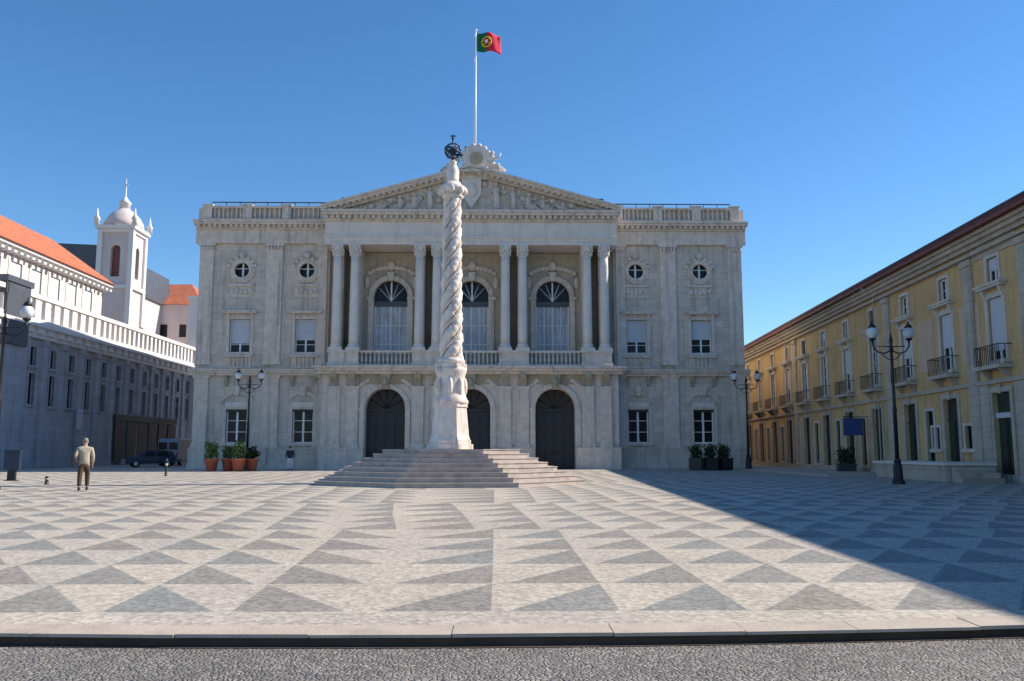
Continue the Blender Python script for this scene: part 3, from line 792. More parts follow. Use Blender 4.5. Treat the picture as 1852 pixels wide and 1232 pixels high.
# ---------------------------------------------------------------- the pillory column on its octagonal steps
PX, PY = -2.05, 38.0
pil = thing('pillory_column', 'twisted white marble column on a stepped octagonal base, topped by a dark metal globe', 'monument', (PX, PY, 0))
NS = 8; rot = R(22.5+6)
for i in range(NS):
    Ro = 5.5-i*.375; z0 = i*.178; z1 = z0+.178
    b = MB(); b.prismz([(Ro/math.cos(PI/8)*math.cos(rot+2*PI*k/8), Ro/math.cos(PI/8)*math.sin(rot+2*PI*k/8)) for k in range(8)], z0 if i == 0 else z0+.0005, z1-.03)
    Rn = Ro+.03
    b.prismz([(Rn/math.cos(PI/8)*math.cos(rot+2*PI*k/8), Rn/math.cos(PI/8)*math.sin(rot+2*PI*k/8)) for k in range(8)], z1-.029, z1)
    b.build('step', 'step_stone', pil)
ZS = NS*.178
def octo(b, r, z0, z1):
    b.prismz([(r/math.cos(PI/8)*math.cos(PI/8+2*PI*k/8), r/math.cos(PI/8)*math.sin(PI/8+2*PI*k/8)) for k in range(8)], z0, z1)
b = MB(); octo(b, .98, ZS, ZS+.22); octo(b, .88, ZS+.22, ZS+.4); b.lathe(0, 0, [(.92, 0), (.86, .2), (.76, 1.2), (.74, 1.4), (.79, 1.42), (.79, 1.55)], 8, ZS+.4, PI/8, smooth=False)
b.build('lower_pedestal', 'marble', pil)
b = MB(); b.lathe(0, 0, [(.76, 0), (.78, .12), (.68, .3), (.62, .5), (.60, 1.1), (.62, 1.25), (.68, 1.42), (.70, 1.6)], 24, ZS+1.95)
for k in range(8):
    a = 2*PI*k/8; b.ball((.60*math.cos(a), .60*math.sin(a), ZS+2.7), (.13, .13, .42), 8, 6)
b.build('upper_pedestal', 'marble', pil)
zp = ZS+3.55
b = MB(); octo(b, .68, zp, zp+.16); b.lathe(0, 0, [(.60, 0), (.62, .12), (.54, .26)], 20, zp+.16); b.build('shaft_base', 'marble', pil)
z0 = zp+.35; z1 = 12.75
for k in range(3):                                    # the twisted strands of the shaft
    pts = []; rad = []
    n = 110
    for i in range(n+1):
        t = i/n; a = 2*PI*(k/3)+2*PI*2.6*t
        rr = .31-.08*t; wb = 1+.07*math.sin(i*1.9+k)+.05*math.sin(i*.73+2*k); pts.append((rr*math.cos(a), rr*math.sin(a), z0+(z1-z0)*t)); rad.append((.235-.06*t)*wb)
    b = MB(); b.tube(pts, rad, 12); b.build('twisted_strand', 'marble', pil)
b = MB()                                               # beaded cords in the grooves
for k in range(3):
    for i in range(95):
        t = i/95; a = 2*PI*(k/3+1/6)+2*PI*2.6*t; rr = .44-.12*t
        b.ball((rr*math.cos(a), rr*math.sin(a), z0+(z1-z0)*t), .075, 6, 5)
b.build('beaded_cord', 'marble', pil)
b = MB(); b.lathe(0, 0, [(.36, 0), (.50, .10), (.44, .2), (.58, .35), (.62, .5), (.44, .62), (.36, .75)], 20, 12.6)
for k in range(8): a = 2*PI*k/8; b.ball((.54*math.cos(a), .54*math.sin(a), 12.95), (.14, .14, .2), 8, 6)
b.build('capital', 'marble', pil)
b = MB(); b.lathe(0, 0, [(.36, 0), (.27, .2), (.30, .55), (.24, .75), (.16, .95), (.2, 1.02), (.08, 1.1)], 16, 13.3)
b.build('finial', 'marble', pil)
b = MB(); zc = 14.85
def ring(r, ax, rad=.035, tilt=0):
    q = Matrix.Rotation(tilt, 3, 'Y'); pts = []
    for i in range(33):
        a = 2*PI*i/32
        v = Vector((r*math.cos(a), r*math.sin(a), 0)) if ax == 'z' else Vector((r*math.cos(a), 0, r*math.sin(a))) if ax == 'y' else Vector((0, r*math.cos(a), r*math.sin(a)))
        v = q @ v; pts.append((v.x, v.y, v.z+zc))
    b.tube(pts, rad, 6)
ring(.35, 'x'); ring(.35, 'y'); ring(.36, 'z', .06, .4); ring(.31, 'z', .03, -.3); ring(.33, 'x', .03, .8)
b.tube([(0, 0, zc-.55), (0, 0, zc+.75)], .04, 8); b.ball((0, 0, zc), .16); b.ball((0, 0, zc+.6), .07); b.box(-.14, .14, -.02, .02, zc+.68, zc+.72)
b.build('armillary_sphere', 'bronze_blue', pil)

# ---------------------------------------------------------------- yellow building on the right
rb_z = .975
rb = thing('yellow_building', 'long ochre yellow three storey building with red tile eaves on the right side', 'building', (22, 37.5, 0), R(-93.7))
rb.scale.z = rb_z
L0, L1 = -72, 52
bays = [-4.9*k for k in range(-3, 14)]
ops = []
for i, c in enumerate(bays):
    k = i-3
    ops += [(c-.65, c+.65, 5.45, 8.3), (c-.5, c+.5, 9.0, 10.15)]
    ops += [(c-.75, c+.75, .35, 4.0)]
    if k == 1: ops += [(c-2.25, c-1.35, 1.5, 2.6), (c+1.35, c+2.25, 1.5, 2.6)]
    elif k > 1: ops += [(c+2.0, c+2.9, .5, 3.5)]
b = MB(); wall(b, L0, L1, 0, 10.9, 0, ops, .2); b.add([(L0, 0, 0), (L0, 22, 0), (L0, 22, 10.9), (L0, 0, 10.9)], [(0, 1, 2, 3)]); b.add([(L1, 0, 0), (L1, 22, 0), (L1, 22, 10.9), (L1, 0, 10.9)], [(0, 1, 2, 3)])
b.add([(L0, 22, 0), (L1, 22, 0), (L1, 22, 10.9), (L0, 22, 10.9)], [(0, 1, 2, 3)])
b.build('wall', 'ochre', rb)
for i, c in enumerate(bays):
    k = i-3
    pale = k in (0, 2, 3)
    rect_window(rb, c, 5.45, 1.3, 2.85, 0, surround='surround', depth=.16, hood='flat', bars=(1, 3), blind=.85 if k in (0,) else (.6 if k in (1, 2, 4, 7) else 0), bar=.06, sw=.24)
    rect_window(rb, c, 9.0, 1.0, 1.15, 0, surround='surround', depth=.16, bars=(1, 1), bar=.05, sw=.18, blind=.5 if k in (0, 5) else 0, frame='red_wood' if k in (3, 6) else 'white_paint')
    bal = MB(); bal.box(c-1.15, c+1.15, -.62, .0, 5.02, 5.20); 
    for q in (-.8, .8): bal.prismx([(0, 5.02), (-.5, 5.02), (-.1, 4.6), (0, 4.55)], c+q-.09, c+q+.09)
    bo = bal.build('balcony', 'grey_stone', rb)
    rl_ = MB(); rl_.box(c-1.1, c+1.1, -.58, -.54, 6.05, 6.09)
    for j in range(15):
        xx = c-1.08+2.16*j/14; rl_.box(xx-.012, xx+.012, -.57, -.55, 5.20, 6.05)
    for q in (-1.1, 1.08): rl_.box(c+q, c+q+.03, -.55, 0, 6.05, 6.09); rl_.box(c+q, c+q+.03, -.3, -.28, 5.20, 6.05)
    rl_.build('railing', 'dark_metal', bo)
    st = MB(); st.box(c-1.0, c-.75, -.08, .04, 0.35, 4.25); st.box(c+.75, c+1.0, -.08, .04, .35, 4.25); st.box(c-.75, c+.75, -.08, .04, 4.0, 4.25); st.box(c-.12, c+.12, -.14, -.081, 3.95, 4.35)
    d = st.build('shop_opening', 'grey_stone', rb)
    p = MB(); p.box(c-.76, c+.76, .16, .19, .34, 4.02); p.build('door_leaf', 'green_door' if k == 0 else ('iron_dark' if k % 2 else 'wood_dark'), d)
    t_ = MB(); t_.box(c-.75, c+.75, .1, .159, 2.9, 3.02); t_.box(c-.03, c+.03, .12, .159, .35, 2.9)
    for q in (-.4, .4): t_.box(c+q-.28, c+q+.28, .13, .159, .6, 1.3); t_.box(c+q-.28, c+q+.28, .13, .159, 1.45, 2.75)
    t_.build('door_panelling', 'green_door', d)
    if k == 0: t_ = MB(); t_.box(c-.75, c+.75, .05, .099, 2.86, 3.1); t_.build('transom', 'blind', d)
    if k == 1:
        for q in (-1.8, 1.8): rect_window(rb, c+q, 1.5, .9, 1.1, 0, surround='surround', depth=.16, bars=(1, 1), frame='iron_dark', bar=.04, sw=.14)
    elif k > 1:
        rect_window(rb, c+2.45, .5, .9, 3.0, 0, surround='surround', depth=.16, bars=(1, 2), frame='red_wood' if k % 3 == 1 else 'iron_dark', bar=.05, sw=.16)
    if k in (0,):
        pass
    # plain painted panel between bays
    pm = MB(); pm.box(c+1.45, c+3.45, -.03, 0, 5.6, 8.35)
    pm.build('wall_panel', 'brownpanel' if k in (1, 2) else 'ochre', rb)
b = MB(); b.box(L0, L1, -.16, 0, 4.42, 4.60); b.build('string_course', 'grey_stone', rb)
b = MB(); b.box(L0, L1, -.10, 0, 0, .34); b.build('plinth', 'grey_stone', rb)
for x in (-12.4, -32, -51.5, 2.6, -2.3):
    b = MB(); b.box(x-.45, x+.45, -.12, 0, .35, 4.42); b.box(x-.45, x+.45, -.12, 0, 4.6, 10.5); b.box(x-.55, x+.55, -.2, 0, 10.2, 10.5); b.build('pilaster', 'grey_stone', rb)
for q in ((-1.84, 2.14, 10.3, 10.88), (1.15, 2.14, .36, 4.41), (-1.84, -1.05, .36, 4.41)):
    b = MB(); b.box(q[0], q[1], -.07, -.002, q[2], q[3]); b.build('stone_facing', 'grey_stone', rb)
b = MB(); b.box(L0-.2, L1+.2, -.25, 0, 10.9, 11.1); b.box(L0-.2, L1+.2, -.42, 0, 11.1, 11.3); b.box(L0-.2, L1+.2, -.58, 0, 11.3, 11.48); b.box(L0-.2, L1+.2, -.30, 0, 10.55, 10.68)
b.build('cornice', 'grey_stone', rb)
b = MB(); b.prismx([(-.75, 11.5), (-.66, 11.48), (-.2, 12.15), (6, 14.2), (11, 14.9), (16, 14.2), (22.4, 11.9), (22.4, 11.5)], L0-.3, L1+.3)
b.build('roof', 'red_tile', rb)
b = MB(); b.tube([(L0, -.84, 11.52), (L1, -.84, 11.52)], .085, 8); b.build('gutter', 'red_wood', rb)
b = MB(); b.tube([(L0, -.16, 12.22), (L1, -.16, 12.22)], .07, 8); b.build('ridge_rail', 'slate', rb)
for x in (-14.2, -34.3):
    b = MB(); b.tube([(x, -.12, .3), (x, -.12, 11.3), (x, -.8, 11.45)], .05, 8); b.build('downpipe', 'surround', rb)

# stone terrace in front of it
tr = thing('stone_terrace', 'low pale stone terrace along the foot of the yellow building', 'terrace', (20.0, 41.0, 0), R(-93.7))
b = MB(); b.box(-4.6, 3.6, -.5, 1.6, 0, .72); b.build('base', 'grey_stone', tr, .02)
b = MB(); b.box(-4.7, 3.7, -.6, 1.65, .722, .86); b.build('coping', 'column_stone', tr, .02)
b = MB()
for i in range(3): b.box(3.72, 3.72+.35*(3-i), -.3, 1.4, .22*i+.001*i, .22*(i+1))
b.build('steps', 'grey_stone', tr)
pv = MB(); pv.box(17.5, 22.0, 46.2, 74, 0.0, .12); o = pv.build('pavement', 'kerb'); struct(o)

# blue hanging sign
sg = thing('hanging_sign', 'square blue sign board hung out from the yellow facade', 'sign', (22.6, 52.8, 2.3), R(-93.7))
b = MB(); b.box(-.04, .04, -1.5, -.35, .0, 1.05); b.build('board', 'blue_sign', sg, .01)
b = MB(); b.box(-.03, .03, -1.52, .0, 1.1, 1.15); b.build('bracket', 'dark_metal', sg)
def shrub(cx, cy, cz, rx, ry, rz, n, seed, leaf=.09):
    rr = random.Random(seed); b = MB()
    for i in range(n):
        while True:
            p = Vector((rr.uniform(-1, 1), rr.uniform(-1, 1), rr.uniform(-1, 1)))
            if .25 < p.length < 1: break
        k = .8+.35*math.sin(p.x*4+seed)*math.cos(p.z*5+p.y*3)
        c = Vector((cx+p.x*rx*k, cy+p.y*ry*k, cz+p.z*rz*k))
        u = Vector((rr.gauss(0, 1), rr.gauss(0, 1), rr.gauss(0, 1))).normalized(); v = u.orthogonal().normalized(); wv = u.cross(v)
        s = leaf*rr.uniform(.6, 1.3)
        b.add([c-v*s, c+wv*s*.45, c+v*s, c-wv*s*.45], [(0, 1, 2, 3)])
    return b
def potted(name, label, x, y, pot, leaf, hw, ph, sh_, seed, group, square=False, n=900):
    t = thing(name, label, 'planter', (x, y, 0), seed*.4, group)
    b = MB()
    if square: b.box(-hw, hw, -hw, hw, 0.04, ph); b.box(-hw-.04, hw+.04, -hw-.04, hw+.04, ph, ph+.07); b.box(-hw+.08, hw-.08, -hw+.08, hw-.08, 0, .04)
    else: b.lathe(0, 0, [(hw*.62, 0), (hw*.7, .05), (hw*.95, ph*.85), (hw*1.08, ph*.87), (hw*1.08, ph), (hw*.9, ph), (hw*.88, ph-.06)], 20)
    b.build('pot', pot, t)
    b = MB(); b.tube([(0, 0, ph-.1), (.03, 0, ph+sh_*.5)], [.04, .02], 6); b.build('stem', 'wood_dark', t)
    shrub(0, 0, ph+sh_*.46, hw*1.25, hw*1.25, sh_*.62, n, seed).build('foliage', leaf, t)
for i, (x, y, sh_, lab) in enumerate(((-19.2, 59.2, 1.15, 'terracotta pot with green shrub, leftmost of the group by the hall'), (-18.25, 59.8, .9, 'terracotta pot with a lower shrub, second from left beside the lamp post'),
                                     (-17.35, 59.0, 1.25, 'terracotta pot with the tallest shrub, third from left beside the lamp post'), (-16.75, 60.0, .8, 'terracotta pot with dark shrub just right of the lamp post'))):
    potted('potted_shrub', lab, x, y, 'terracotta', 'leaf' if i < 3 else 'leaf_dark', .46, .85, sh_, i+1, 'terracotta planters left of the hall')
for i, (x, lab) in enumerate(((14.0, 'dark square planter with dark shrub, left one under the right wing window'), (15.05, 'dark square planter with dark shrub, middle of three by the right wing'), (16.1, 'dark square planter with dark shrub, nearest the right lamp post'))):
    potted('box_planter', lab, x, 61.6+.2*i, 'iron_dark', 'leaf_dark', .44, .8, 1.05, i+7, 'dark planters right of the hall', True)
potted('potted_shrub', 'dark bushy plant in a dark pot against the yellow building under the blue sign', 21.6, 54.0, 'iron_dark', 'leaf_dark', .55, .5, 1.1, 15, None, True)

# ---------------------------------------------------------------- building on the left
lb = thing('left_building', 'long stone building on the left with white parapet, attic windows and orange roof', 'building', (-37, 64, 0), R(90))
ops = []
wx = [-1.0+3.15*k for k in range(0, 18)]
for i, c in enumerate(wx):
    ops += [(c-.45, c+.45, 5.0, 7.5), (c-.45, c+.45, 8.1, 9.6)]
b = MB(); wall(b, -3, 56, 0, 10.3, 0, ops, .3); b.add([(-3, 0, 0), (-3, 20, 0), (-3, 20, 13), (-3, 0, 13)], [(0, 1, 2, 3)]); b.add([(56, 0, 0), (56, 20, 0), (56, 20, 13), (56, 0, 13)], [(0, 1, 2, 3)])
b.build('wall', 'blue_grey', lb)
for i, c in enumerate(wx):
    rect_window(lb, c, 5.0, .9, 2.5, 0, surround='blue_grey', bars=(1, 2), frame='iron_dark', bar=.04, sw=.16)
    rect_window(lb, c, 8.1, .9, 1.5, 0, surround='blue_grey', bars=(1, 1), frame='iron_dark', bar=.04, sw=.14)
for i in range(19):
    c = -2.57+3.15*i
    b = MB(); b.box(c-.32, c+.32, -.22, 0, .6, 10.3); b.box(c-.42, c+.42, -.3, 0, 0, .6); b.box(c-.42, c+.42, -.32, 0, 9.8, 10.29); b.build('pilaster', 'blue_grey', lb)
b = MB(); b.box(-3.2, 56.2, -.35, 0, 10.3, 10.6); b.box(-3.4, 56.4, -.85, 0, 11.1, 11.35)
k = -3.0
while k < 56: b.box(k, k+.95, -.62, 0, 10.6, 11.1); k += 1.575
b.box(-3.2, 56.2, -.3, 0, 10.6, 11.1)
b.build('cornice', 'white_wall', lb)
b = MB(); b.box(-3.2, 56.2, -.55, -.15, 11.35, 11.75); b.box(-3.3, 56.3, -.62, -.08, 13.35, 13.7)
k = -3.2
while k < 56: b.box(k, k+(.8 if k < 16 else .45), -.5, -.2, 11.75, 13.35); k += 1.5 if k < 16 else 1.1
b.build('parapet', 'white_wall', lb)
b = MB(); b.box(-3, 56, .0, 20, 11.0, 11.3); b.build('terrace_floor', 'grey_stone', lb)
# attic storey set back
wa = [-.6+3.1*k for k in range(-1, 7)]
b = MB(); wall(b, -6, 21.0, 11.3, 17.2, 2.0, [(c-.85, c+.85, 13.9, 16.5) for c in wa], .2); b.add([(21, 2, 11.3), (21, 12, 11.3), (21, 12, 17.2), (21, 2, 17.2)], [(0, 1, 2, 3)])
b.build('attic_wall', 'tower_pink', lb)
for c in wa:
    rect_window(lb, c, 13.9, 1.7, 2.6, 2.0, surround='white_wall', bars=(1, 1), blind=.97, bar=.07, sw=.28, depth=.14, name='attic_window')
b = MB(); b.box(-6.3, 21.3, 1.5, 2.0, 17.2, 17.45); b.box(-6.5, 21.5, 1.2, 2.0, 17.45, 17.7)
k = -6.0
while k < 21: b.box(k, k+.4, 1.25, 2.0, 17.0, 17.2); k += .9
b.build('eave', 'white_wall', lb)
b = MB(); b.prismx([(1.0, 17.7), (7.5, 22.3), (14, 17.7)], -6.6, 21.6); b.build('roof', 'orange_tile', lb)
b = MB(); b.box(22.5, 36.5, -.28, -.225, .2, 5.0) if False else None
b.box(20.2, 36.4, -.34, -.225, 4.3, 4.9)
for i in range(6):
    c = 20.4+2.7*i
    b.box(c, c+2.3, -.29, -.225, .3, 4.2)
b.build('shopfront', 'wood_dark', lb)
b = MB(); b.box(12.6, 13.6, -.36, -.28, 3.2, 5.0) ; b.build('notice_board', 'blind', lb)
b = MB(); b.box(40.6, 42.0, -1.2, 0.5, 0, 19.6); b.box(40.4, 42.2, -1.4, .6, 19.6, 20); b.build('corner_pier', 'white_wall', lb)

# dark block at the picture's left edge
db = thing('dark_slate_block', 'dark slate clad block with flat black roof edge at the far left', 'building', (-41.5, 64, 0))
b = MB(); b.box(-9, 5.0, 0, 3.0, 0, 13.9); b.build('wall', 'blue_grey', db)
for x in (-2.6, 1.0, 4.2):
    b = MB(); b.box(x-.3, x+.3, -.15, -.002, 0, 9.29); b.build('pilaster', 'surround', db)
b = MB(); b.box(-9.3, 5.35, -.35, 3.3, 13.9, 14.35); b.build('roof', 'slate', db)
b = MB(); b.box(5.003, 5.25, -.1, 3.05, 9.3, 13.9); b.box(-9.1, 5.25, -.22, -.003, 13.0, 13.9); b.box(-9.1, 5.25, -.22, -.003, 9.3, 9.7)
b.build('cladding', 'slate', db)
b = MB(); b.box(1.2, 2.6, -.06, -.003, 6.9, 9.2); b.box(1.2, 2.6, -.06, -.003, 10.8, 13.0); b.build('window', 'glass', db)

# church tower behind
ct = thing('church_tower', 'white and pink church bell tower with small dome and spire behind the left building', 'church tower', (-44.85, 102.3, 0))
h = 1.82
b = MB(); wall(b, -h, h, 0, 27.2, -h, [(-.55, .55, 21.6, 25.4, True)], .5)
b.add([(-h, -h, 0), (-h, h, 0), (-h, h, 27.2), (-h, -h, 27.2)], [(0, 1, 2, 3)]); b.add([(-h, h, 0), (h, h, 0), (h, h, 27.2), (-h, h, 27.2)], [(0, 1, 2, 3)])
b2 = MB(); wall(b2, -h, h, 0, 27.2, -h, [(-.5, .5, 21.6, 25.4, True)], .5)
b.add([(-y, x, z) for x, y, z in b2.v], b2.f)
b.build('wall', 'tower_pink', ct)
b = MB(); b.box(-1.2, 1.2, -h+.5, -h+.55, 21, 25.6); b.build('belfry_opening', 'red_wood', ct)
b = MB(); b.box(h-.55, h-.5, -1.2, 1.2, 21, 25.6); b.build('belfry_opening', 'iron_dark', ct)
b = MB()
for sx in (-1, 1):
    for sy in (-1, 1): b.box(sx*h-.28, sx*h+.28, sy*h-.28, sy*h+.28, 0, 27.1)
b.box(-h-.3, h+.3, -h-.3, h+.3, 20.2, 20.6); b.box(-h-.2, h+.2, -h-.2, h+.2, 26.9, 27.3); b.box(-h-.5, h+.5, -h-.5, h+.5, 27.3, 27.7)
b.build('quoins', 'white_wall', ct)
b = MB(); b.lathe(0, 0, [(2.3, 0), (2.2, .7), (1.75, 1.5), (1.1, 2.1), (.7, 2.4), (.62, 2.5)], 16, 27.7); b.build('dome', 'tower_pink', ct)
b = MB(); b.lathe(0, 0, [(.6, 0), (.6, .7), (.75, .8), (.4, 1.2), (.1, 1.7), (.06, 3.2), (.02, 3.9)], 12, 30.1); b.box(-.3, .3, -.04, .04, 33.2, 33.3)
b.build('lantern', 'white_wall', ct)
for sx in (-1, 1):
    for sy in (-1, 1):
        b = MB(); b.lathe(sx*2.2, sy*2.2, [(.34, 0), (.28, .6), (.4, .7), (.15, 1.2), (.04, 2.0)], 10, 27.7); b.build('pinnacle', 'white_wall', ct)
cn = thing('church_nave', 'dark slate roofed church nave behind the attic, left of the bell tower', 'church', (-58, 108, 0))
b = MB(); b.box(-9, 11.2, -6, 14, 0, 21.5); b.build('wall', 'tower_pink', cn)
b = MB(); b.prism([(-9.4, 21.5), (11.5, 21.5), (11.2, 25.6), (-8, 26.4)], -6.4, 14.4); b.build('roof', 'slate', cn)

fh = thing('distant_house', 'plain grey house with orange tiled roof beyond the bell tower', 'house', (-46, 120, 0))
b = MB(); wall(b, -5, 4.6, 0, 21.6, 0, [(-3.4+2.6*k, -2.4+2.6*k, z, z+1.8) for k in range(3) for z in (13, 17)], .2); b.add([(4.6, 0, 0), (4.6, 12, 0), (4.6, 12, 21.6), (4.6, 0, 21.6)], [(0, 1, 2, 3)])
b.add([(-5, 0, 0), (-5, 12, 0), (-5, 12, 21.6), (-5, 0, 21.6)], [(0, 1, 2, 3)])
b.build('wall', 'tower_pink', fh)
for k in range(3):
    for z in (13, 17): b = MB(); b.box(-3.45+2.6*k, -2.35+2.6*k, .2, .24, z-.05, z+1.85); b.build('window', 'glass', fh)
b = MB(); b.add([(-5.4, -.4, 21.6), (5, -.4, 21.6), (5, 12.4, 21.6), (-5.4, 12.4, 21.6), (-3, 6, 25.6), (1.2, 6, 25.6)], [(0, 1, 5, 4), (1, 2, 5), (2, 3, 4, 5), (3, 0, 4), (0, 3, 2, 1)]); b.build('roof', 'orange_tile', fh)
# closing house at the end of the side street
eh = thing('street_end_house', 'brown fronted house closing the side street left of the hall', 'house', (-32, 116, 0))
b = MB(); wall(b, -5, 10, 0, 10, 0, [(-4+2.6*k, -2.8+2.6*k, z, z+2.2) for k in range(5) for z in (1, 5.6)], .25); b.build('wall', 'brownpanel', eh)
for k in range(5):
    for z in (1, 5.6): b = MB(); b.box(-4.05+2.6*k, -2.75+2.6*k, .25, .3, z-.05, z+2.25); b.build('window', 'glass', eh)
b = MB(); b.prismx([(-.5, 10), (5, 12.5), (10, 10)], -5.2, 10.2); b.build('roof', 'orange_tile', eh)

# ---------------------------------------------------------------- street lamps
def lamp(label, x, y, sc=1.0):
    t = thing('street_lamp', label, 'street lamp', (x, y, 0), 0, 'twin globe street lamps of the square')
    t.scale = (sc, sc, sc)
    b = MB(); b.lathe(0, 0, [(.26, 0), (.26, .12), (.2, .2), (.19, .7), (.14, .85), (.16, .92), (.1, 1.05)], 8, smooth=False); b.build('base', 'dark_metal', t)
    b = MB(); b.lathe(0, 0, [(.085, 1.0), (.08, 3), (.10, 3.05), (.065, 3.2), (.055, 5.5), (.085, 5.55), (.085, 5.7), (.05, 5.8), (.09, 5.95), (.04, 6.15), (.01, 6.35)], 12); b.build('pole', 'dark_metal', t)
    b = MB()
    for s in (-1, 1):
        b.tube([(0, 0, 5.55), (s*.3, 0, 5.42), (s*.6, 0, 5.5), (s*.76, 0, 5.72), (s*.77, 0, 5.98)], [.035, .03, .03, .03, .045], 8)
        b.tube([(0, 0, 5.15), (s*.2, 0, 5.2), (s*.4, 0, 5.4)], .02, 6)
    b.tube([(-.6, 0, 5.72), (.6, 0, 5.72)], .02, 6)
    b.build('arm', 'dark_metal', t)
    for s in (-1, 1):
        b = MB(); b.lathe(s*.77, 0, [(.07, 5.96), (.14, 6.02), (.14, 6.06)], 12); b.build('lantern_cup', 'dark_metal', t); b = MB(); b.lathe(s*.77, 0, [(.17, 6.52), (.11, 6.62), (.03, 6.7), (.02, 6.8)], 12)
        ln = b.build('lantern_cap', 'dark_metal', t)
        b = MB(); b.ball((s*.77, 0, 6.29), (.235, .235, .255), 16, 12); b.build('globe', 'globe', ln)
    return t
lamp('dark twin globe street lamp standing alone in the shade in front of the yellow building', 16.55, 36)
lamp('dark twin globe street lamp cut by the left edge of the photo', -17.62, 31)
lamp('dark twin globe street lamp before the left wing of the hall, beside the terracotta pots', -17.65, 62, 1.06)
lamp('dark twin globe street lamp at the right corner of the town hall', 17.85, 62, 1.06)

# ---------------------------------------------------------------- street furniture, vehicles
t = thing('notice_stand', 'dark blue panel on a narrow post standing at the left of the square', 'notice stand', (-22.3, 40.7, 0), R(8))
b = MB(); b.box(-.34, .34, -.12, .12, .5, 1.32); b.box(-.36, .36, -.15, .15, 1.32, 1.4); b.build('panel', 'navy_panel', t, .015)
b = MB(); b.box(-.17, .17, -.09, .09, 0.03, .5); b.box(-.26, .26, -.2, .2, 0, .04); b.build('post', 'dark_metal', t)
for lab, x, y, hh in (('short grey stone bollard left of the walking man', -18.35, 36.1, .34), ('tall grey bollard at the edge of the shade, on the left of the square', -18.0, 48.0, .95)):
    t = thing('bollard', lab, 'bollard', (x, y, 0))
    b = MB(); b.lathe(0, 0, [(.10, 0), (.09, .03), (.07, .05), (.065, hh*.8), (.08, hh*.83), (.075, hh*.95), (.02, hh)], 14); b.build('body', 'iron_dark', t)
    b = MB(); b.lathe(0, 0, [(.068, hh*.6), (.073, hh*.62), (.073, hh*.7), (.068, hh*.72)], 14); b.build('band', 'blind', t)
cr = thing('parked_car', 'small dark car parked in the shade at the mouth of the side street', 'car', (-29.3, 74.5, 0), R(-62))
b = MB()
def carsec(y, zt, hw): return [(-hw, y, .32), (-hw*1.02, y, .62), (-hw*.97, y, min(.92, zt)), (-hw*(.74 if zt > 1 else .8), y, zt), (hw*(.74 if zt > 1 else .8), y, zt), (hw*.97, y, min(.92, zt)), (hw*1.02, y, .62), (hw, y, .32)]
secs = [(-1.9, .78, .76), (-1.75, .86, .82), (-.95, .98, .84), (-.35, 1.42, .85), (.9, 1.45, .85), (1.65, 1.30, .83), (1.88, .95, .80), (1.92, .60, .78)]
vs = []
for q in secs: vs += carsec(*q)
fs = [(a*8+k, a*8+(k+1) % 8, (a+1)*8+(k+1) % 8, (a+1)*8+k) for a in range(len(secs)-1) for k in range(8)]
fs += [tuple(range(8)), tuple(range(len(vs)-1, len(vs)-9, -1))]
b.add(vs, fs, True); b.build('body', 'navy_panel', cr, .03)
for s_ in (-1, 1):
    for ya, yb in ((-.55, .25), (.32, 1.3)):
        b = MB(); b.add([(s_*.86, ya, .95), (s_*.86, yb, .95), (s_*.70, yb-.05, 1.33), (s_*.70, ya+.18, 1.33)], [(0, 1, 2, 3)])
        o = b.build('side_window', 'glass', cr); o.modifiers.new('t', 'SOLIDIFY').thickness = .02
    for yy_ in (-1.2, 1.25):
        b = MB(); b.tube([(s_*.66, yy_, .3), (s_*.88, yy_, .3)], .3, 20); wh = b.build('wheel', 'rubber', cr)
        b = MB(); b.tube([(s_*.8, yy_, .3), (s_*.895, yy_, .3)], .18, 14); b.build('rim', 'blind', wh)
    b = MB(); b.ball((s_*.6, -1.84, .68), (.14, .06, .08)); b.build('headlight', 'globe', cr)
    b = MB(); b.ball((s_*.66, 1.88, .78), (.09, .06, .13)); b.build('tail_light', 'tail_red', cr)
    b = MB(); b.ball((s_*.93, -.5, .98), (.09, .05, .06)); b.build('mirror', 'rubber', cr)
v = thing('delivery_van', 'pale blue van parked in the narrow side street left of the hall', 'van', (-30.6, 84, 0), R(2))
b = MB(); b.prismx([(-2.4, .4), (-2.45, 2.3), (-2.3, 2.5), (1.2, 2.5), (1.9, 1.5), (2.5, 1.2), (2.55, .4)], -.95, .95); bd = b.build('body', 'van_blue', v, .07)
for s in (-1, 1):
    b = MB(); b.box(s*.1, s*.85, -2.49, -2.44, 1.5, 2.15); b.build('rear_window', 'glass', v)
    b = MB(); b.box(s*.8-.07, s*.8+.07, -2.47, -2.40, .8, 1.2); b.build('tail_light', 'tail_red', v)
    for y_ in (-1.6, 1.6):
        b = MB(); b.tube([(s*.75, y_, .33), (s*.97, y_, .33)], .33, 18); wh = b.build('wheel', 'rubber', v)
        b = MB(); b.tube([(s*.9, y_, .33), (s*.985, y_, .33)], .18, 14); b.build('rim', 'blind', wh)
b = MB(); b.box(-.9, .9, -2.55, -2.41, .42, .6); b.build('bumper', 'rubber', v)

